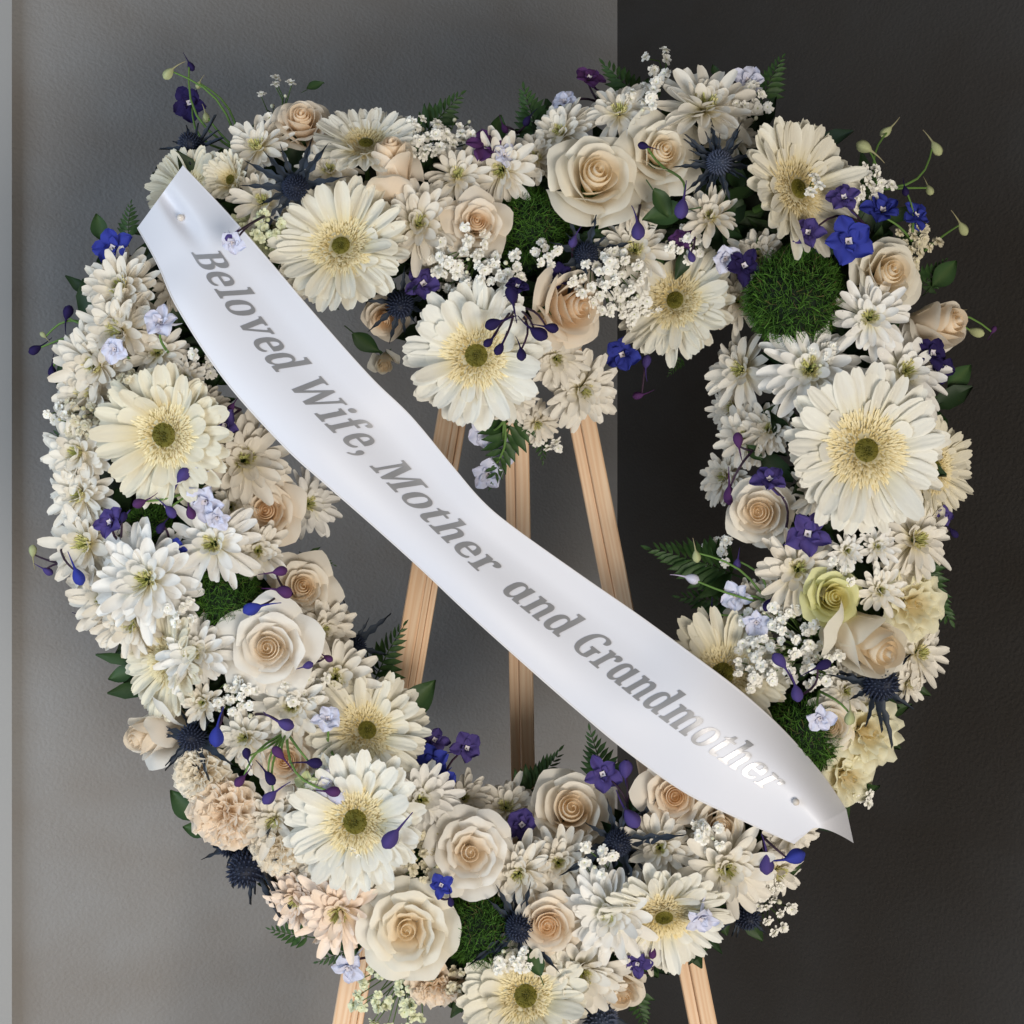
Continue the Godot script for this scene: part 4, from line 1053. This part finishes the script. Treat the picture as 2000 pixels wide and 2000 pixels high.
# ---------------------------------------------------------------- ferns and leaves
func ferns():
	var lf := []
	for k in 4:
		var g := Geo.new()
		g.sheet(2, 5, func(u: float, t: float): return [Vector3(u * .16 * sin(PI * clampf(.06 + .92 * t, 0, 1)) * (1.15 - .3 * t) * (1.0 + .14 * (int(round(t * 5)) % 2)) + .12 * t * t, t, -.18 * t * t + absf(u) * .05), L(.022, .055, .018).lerp(L(.05, .10, .03), rng.randf())])
		lf.append(g.mesh())
	# x, y of the root, x, y of the tip, mm, leaflet pairs, label
	for s in [[830, 262, 905, 178, -30, 9, "green fern tip on the top edge right of the fanned gerbera"],
			[1060, 290, 1020, 165, -34, 11, "dark green fern standing upright right of the heart's notch"],
			[1265, 215, 1175, 118, -40, 10, "dark fern tip at the wall corner above the right lobe"],
			[1490, 190, 1530, 106, -30, 8, "narrow green fern tip at the top right"],
			[1770, 1100, 1862, 1220, -34, 12, "green fern hanging at the right edge below the largest gerbera"],
			[1430, 1120, 1262, 1068, -20, 12, "fern reaching into the opening from the inner right edge"],
			[1440, 1180, 1320, 1165, -24, 9, "shorter dark fern under the one reaching into the opening"],
			[1020, 1560, 1098, 1462, 10, 11, "black-green fern in front of the easel's middle leg at the bottom of the opening"],
			[1185, 1530, 1150, 1420, -16, 9, "dark fern beside the ribbon's lower edge at the inner bottom"],
			[735, 1320, 790, 1215, -22, 8, "dark spiky fern in front of the easel's left leg"],
			[1005, 800, 960, 950, -30, 9, "green fern hanging below the heart's inner point"],
			[1050, 830, 1062, 905, -34, 7, "short green fern right of the hanging white florets"],
			[1800, 560, 1850, 505, -40, 7, "dark fern at the right edge beside the tightly rolled rose"],
			[250, 460, 255, 392, -24, 7, "dark fern above the bright blue floret at the upper left"],
			[600, 1830, 522, 1815, -34, 7, "dark fern tip at the lower left under the blush chrysanthemums"],
			[700, 1850, 615, 1880, -38, 7, "dark fern tip at the bottom left above the easel's leg"],
			[1240, 1940, 1262, 2010, -30, 7, "green fern at the bottom edge right of the beige rose"],
			[140, 840, 88, 858, -36, 6, "dim fern tip at the far left edge behind the baby's breath"],
			[600, 1085, 655, 1105, -40, 6, "small dark fern on the inner left edge"],
			[1330, 700, 1305, 735, -30, 6, "small green fern under the left-turned gerbera"]]:
		var za: float = surf(s[0], s[1]) + s[4] * .001
		var pa := at(s[0], s[1], za)
		var pb := at(s[2], s[3], za - .006)
		var ln := pa.distance_to(pb)
		var y := (pb - pa).normalized()
		var z := (Vector3(rr(-.5, .5), rr(-.4, .4), 1) - y * y.z).normalized()
		var x := y.cross(z).normalized()
		var t = thing("fern_frond", Transform3D(Basis(x, y, x.cross(y)).scaled_local(Vector3.ONE * ln), pa), s[6], "fern", "fern tips of the wreath")
		var g := Geo.new()
		g.tube([Vector3(0, -.3, -.05), Vector3(0, .4, .03), Vector3(0, 1, -.06)], [.016, .012, .005], 5, L(.05, .09, .03))
		part("midrib", g.mesh(), M["leaf"], t)
		for j in s[5]:
			for sd in [-1, 1]:
				var q: float = .02 + .90 * j / s[5]
				var b := Basis(Vector3.BACK, sd * -lerpf(1.15, .55, q)) * Basis(Vector3.UP, sd * .4 + rr(-.3, .3))
				part("leaflet", lf[rng.randi() % 4], M["leaf"], t, Transform3D(b.scaled_local(Vector3.ONE * .40 * (1.1 - q) * rr(.85, 1.1) + Vector3.ONE * .03), Vector3(0, q, .03 * sin(q * 3.0))))
		part("leaflet", lf[0], M["leaf"], t, Transform3D(Basis.IDENTITY.scaled(Vector3.ONE * .14), Vector3(0, .93, -.04)))
	var big := Geo.new()
	big.sheet(4, 8, func(u: float, t: float): return [Vector3(u * .30 * sin(PI * clampf(.03 + .95 * t, 0, 1)) * (1.2 - .45 * t), t, -.22 * t * t + absf(u) * .10 + .01 * sin(t * 30.0) * absf(u)), L(.03, .065, .02).lerp(L(.055, .10, .035), 1.0 - absf(u))])
	big.tube([Vector3(0, -.35, 0), Vector3(0, 0, .0)], [.02, .02], 5, L(.05, .09, .03))
	var bm := big.mesh()
	for s in [[200, 470, 186, 415, -10, "dark leaf above the bright blue floret at the upper left"],
			[785, 1400, 850, 1330, -24, "dark green leaf in front of the left easel leg's lower visible end"],
			[1850, 760, 1900, 712, -30, "green leaf at the right edge beside the upper right chrysanthemum"],
			[385, 1600, 330, 1545, -30, "dark leaf pointing left beside the peach carnation"],
			[410, 1625, 355, 1615, -34, "lower dark leaf beside the peach carnation"],
			[1340, 410, 1255, 425, 30, "long green leaf below the big cream rose"],
			[1275, 370, 1312, 425, 30, "grey green leaf between the cream roses and the violet bud"],
			[600, 175, 632, 158, -34, "small dark leaf at the top among the loose baby's breath"],
			[590, 1620, 600, 1560, 4, "dark leaf left of the lower left gerbera"],
			[1820, 560, 1872, 508, -36, "dark broad leaf at the right edge beside the tightly rolled rose"],
			[965, 280, 980, 222, -20, "narrow pale green leaf at the heart's notch"],
			[1400, 150, 1392, 125, -34, "tiny leaf tip behind the topmost fanned chrysanthemum"],
			[1800, 1270, 1842, 1290, -30, "small leaf tip at the right edge under the lisianthus"],
			[265, 1310, 208, 1325, -30, "dark leaf at the left edge behind the pale left-facing gerbera"],
			[1460, 870, 1490, 900, 4, "green leaf on the inner right edge beside the largest gerbera"],
			[690, 650, 740, 690, -30, "dim leaf under the green-eyed gerbera beside the ribbon"],
			[1055, 1905, 1035, 1850, 18, "dark curved leaf above the gerbera cut by the bottom edge"]]:
		var za: float = surf(s[0], s[1]) + s[4] * .001
		var pa := at(s[0], s[1], za)
		var pb := at(s[2], s[3], za)
		var y := (pb - pa).normalized()
		var x := y.cross(Vector3(rr(-.5, .5), rr(-.4, .4), 1)).normalized()
		var o = part("leaf", bm, M["leaf"], self, Transform3D(Basis(x, y, x.cross(y)).scaled_local(Vector3.ONE * pa.distance_to(pb)), pa))
		tag(o, s[5], "leaf", "leaves of the wreath")

# ---------------------------------------------------------------- the ribbon and its lettering
var rail := []     # stations: [upper edge x, y, lower edge x, y, z of the middle, z offset of the upper and of the lower edge]

func on_ribbon(s: float, v: float) -> Vector3:      # s along (in stations), v across from the lower edge 0 to the upper edge 1
	var n := rail.size()
	var k := clampi(int(floor(s)), 0, n - 2)
	var f := s - k
	var a = rail[maxi(k - 1, 0)]
	var b = rail[k]
	var c = rail[k + 1]
	var d = rail[mini(k + 2, n - 1)]
	var r := []
	for j in 7: r.append(cubic_interpolate(b[j], c[j], a[j], d[j], f))
	var x: float = lerpf(r[2], r[0], v)
	var y: float = lerpf(r[3], r[1], v)
	var z: float = r[4] + (r[5] * maxf(0.0, 2.0 * v - 1.0) * (2.0 * v - 1.0) + r[6] * pow(maxf(0.0, 1.0 - 2.0 * v), 2.0)) + .0018 * sin(s * 1.7 + v * 2.0)
	var lean: float = .004 - .018 * smoothstep(1.0, 2.5, s) * (1.0 - smoothstep(10.3, 11.6, s))
	z += lean * (smoothstep(.05, .80, v) - .45)
	# the pucker where the pin gathers the upper end, and the end's cut
	var dip: float = exp(-pow((s - .45) / .55, 2)) * exp(-pow((v - .56 + .02 * s) / .10, 2))
	z -= .0085 * dip
	return at(x * 1.0352, y * 1.0352, z)

func ribbon():
	for p in [[345, 312, 259, 430, 95, -3, -2], [428, 400, 297, 499, 110, -4, -2], [500, 482, 336, 584, 121, -3, -4], [600, 600, 425, 719, 122, 0, -6], [700, 712, 535, 842, 120, 1, -8], [775, 785, 612, 912, 116, 1, -8], [850, 875, 700, 989, 112, 0, -8], [910, 945, 790, 1070, 109, 0, -8], [972, 997, 880, 1155, 107, 0, -8], [1100, 1088, 990, 1254, 106, -1, -8], [1200, 1157, 1085, 1337, 108, -3, -8], [1300, 1230, 1180, 1416, 114, -6, -9], [1400, 1306, 1290, 1494, 119, -12, -9], [1480, 1379, 1385, 1541, 122, -22, -8], [1553, 1463, 1450, 1571, 121, -32, -6], [1597, 1528, 1488, 1588, 117, -38, -5]]:
		rail.append([p[0], p[1], p[2], p[3], p[4] * .001, p[5] * .001, p[6] * .001])
	var g := Geo.new()
	var n := rail.size() - 1
	g.sheet(40, n * 8, func(u: float, t: float):
		var v: float = u * .5 + .5
		return [on_ribbon(t * n, v), Color.WHITE])
	# the swallow-tail: beyond the last station the cloth runs on to two points
	var last := []
	for k in 41: last.append(on_ribbon(n, k / 40.0))
	g.sheet(40, 4, func(u: float, t: float):
		var v: float = u * .5 + .5
		var p: Vector3 = last[int(round(v * 40))]
		var d := Vector2(17, 66) * pow(maxf(0.0, (v - .42) / .58), 1.4) + Vector2(11, 5) * maxf(0.0, .42 - v) / .42
		var k: float = (EYE - p.z) / EYE * PX * 1.0352
		return [p + Vector3(d.x * k, -d.y * k, -.006 * d.length() / 68.0) * t, Color.WHITE])
	# a hem of real thickness: the same cloth again, 0.4 mm behind
	var m := g.mesh()
	var t = thing("memorial_ribbon", Transform3D.IDENTITY, "white satin ribbon with silver lettering laid diagonally across the heart", "ribbon")
	part("satin_band", m, M["satin"], t)
	for e in [0.004, 0.996]:      # the woven edge, a little thicker than the cloth
		var sv := Geo.new()
		sv.sheet(2, n * 8, func(u: float, t2: float): return [on_ribbon(t2 * n, e + u * .0075) + Vector3(0, 0, .0006 - .0004 * u * u), L(1.0, .97, .92)])
		part("selvage", sv.mesh(), M["satin"], t)
	# words: text, start and end station
	var font := SystemFont.new()
	font.font_names = PackedStringArray(["Droid Serif"])
	font.font_weight = 700
	for w in [["Beloved", 1.28, 3.28], ["Wife,", 3.43, 5.03], ["Mother", 5.28, 7.98], ["and", 8.28, 9.22], ["Grandmother", 9.42, 13.36]]:
		word(font, w[0], w[1], w[2], t)
	for s in [[.62, .54, "pearl-headed pin in the pucker at the ribbon's upper end"], [13.95, .52, "pin head near the ribbon's swallow-tail end"]]:
		var p := on_ribbon(s[0], s[1])
		var q = thing("corsage_pin", Transform3D(Basis.IDENTITY, p + Vector3(0, 0, .002)), s[2], "pin", "pins of the ribbon")
		var h := Geo.new()
		h.ball(Vector3.ZERO, Vector3(.0026, .0026, .0030), 12, 8, L(.80, .76, .72))
		part("pin_head", h.mesh(), M["pearl"], q)
		var sh := Geo.new()
		sh.tube([Vector3.ZERO, Vector3(.004, .004, -.03)], [.0005, .0005], 5, L(.4, .4, .4))
		part("pin_shaft", sh.mesh(), M["pearl"], q)

func glyph(font, ch: String) -> Array:     # front triangles of one letter, and its box
	var key := "glyph_" + ch
	if cache.has(key): return cache[key]
	var tm := TextMesh.new()
	tm.font = font
	tm.font_size = 64
	tm.pixel_size = 1.0 / 64.0
	tm.depth = 0.0
	tm.curve_step = 1.0
	tm.text = "d" if ch == "a" else ch
	var a := tm.get_mesh_arrays()
	var vs: PackedVector3Array = a[Mesh.ARRAY_VERTEX]
	var idx = a[Mesh.ARRAY_INDEX]
	var ns: PackedVector3Array = a[Mesh.ARRAY_NORMAL]
	var tris := []
	var count: int = idx.size() if idx != null else vs.size()
	for k in range(0, count, 3):
		var tri := []
		for j in 3:
			var q: int = idx[k + j] if idx != null else k + j
			tri.append(Vector2(vs[q].x, vs[q].y))
			if ns[q].z < .5: tri = tri
		if ns[idx[k] if idx != null else k].z < .5: continue
		tris.append(tri)
	cache[key] = [tris]
	return cache[key]

func word(font, text: String, s0: float, s1: float, parent: Node):
	var all := []
	var x := 0.0
	var base := 0.0
	var capb := glyph_box(font, "M")
	for ch in text:
		var g = glyph(font, ch)[0]
		var lo := 1e9
		var hi := -1e9
		for tri in g:
			for p in tri:
				lo = minf(lo, p.x)
				hi = maxf(hi, p.x)
		var box := glyph_box(font, "d" if ch == "a" else ch)
		for tri in g:
			var poly := []
			for p in tri: poly.append(Vector2(p.x - lo, p.y))
			all.append([poly, x, ch])
		x += hi - lo + .075
	base = capb[0]
	var cap: float = capb[1] - capb[0]
	var xh: float = glyph_box(font, "o")[1] - base
	var width := x - .075
	# equal steps along the cloth
	var steps := [0.0]
	var n := 60
	for k in n: steps.append(steps[k] + on_ribbon(lerpf(s0, s1, (k + 1.0) / n), .5).distance_to(on_ribbon(lerpf(s0, s1, float(k) / n), .5)))
	var out := Geo.new()
	for e in all:
		var poly: Array = e[0]
		if e[2] == "a":       # an italic a is a d without its riser
			var top: float = base + xh * 1.0
			var cut := []
			for k in poly.size():
				var p: Vector2 = poly[k]
				var q: Vector2 = poly[(k + 1) % poly.size()]
				if p.y <= top: cut.append(p)
				if (p.y <= top) != (q.y <= top): cut.append(p.lerp(q, (top - p.y) / (q.y - p.y)))
			poly = cut
		for k in range(1, poly.size() - 1):
			split(out, [poly[0], poly[k], poly[k + 1]], 0, func(p: Vector2):
				var h: float = (p.y - base) / cap
				var f: float = clampf((p.x + e[1]) / width, 0, 1) * steps[n] + h * .0115 - .002
				var j := 0
				while j < n - 1 and steps[j + 1] < f: j += 1
				var s: float = lerpf(s0, s1, (j + (f - steps[j]) / (steps[j + 1] - steps[j])) / n)
				var v: float = .40 + .275 * h
				var o := on_ribbon(s, v)
				var nn := (on_ribbon(s, v + .01) - o).cross(on_ribbon(s + .02, v) - o).normalized()
				if nn.z < 0: nn = -nn
				return o + nn * .0005)
	if out.v.size(): part("printed_word", out.mesh(), M["silver_foil"], parent)

func split(g: Geo, tri: Array, depth: int, warp: Callable):
	var longest: float = maxf(maxf(tri[0].distance_to(tri[1]), tri[1].distance_to(tri[2])), tri[2].distance_to(tri[0]))
	if longest > .12 and depth < 4:
		var a: Vector2 = (tri[0] + tri[1]) * .5
		var b: Vector2 = (tri[1] + tri[2]) * .5
		var c: Vector2 = (tri[2] + tri[0]) * .5
		for q in [[tri[0], a, c], [a, tri[1], b], [c, b, tri[2]], [a, b, c]]: split(g, q, depth + 1, warp)
		return
	var p: Array = [warp.call(tri[0]), warp.call(tri[1]), warp.call(tri[2])]
	var o := [0, 1, 2] if ((p[2] - p[0]).cross(p[1] - p[0])).z > 0.0 else [0, 2, 1]
	var first := g.v.size()
	for k in o:
		g.v.append(p[k])
		g.c.append(Color.WHITE)
		g.uv.append(Vector2.ZERO)
	g.i.append_array(PackedInt32Array([first, first + 1, first + 2]))

func glyph_box(font, ch) -> Array:
	var lo := 1e9
	var hi := -1e9
	for tri in glyph(font, ch)[0]:
		for p in tri:
			lo = minf(lo, p.y)
			hi = maxf(hi, p.y)
	return [lo, hi]
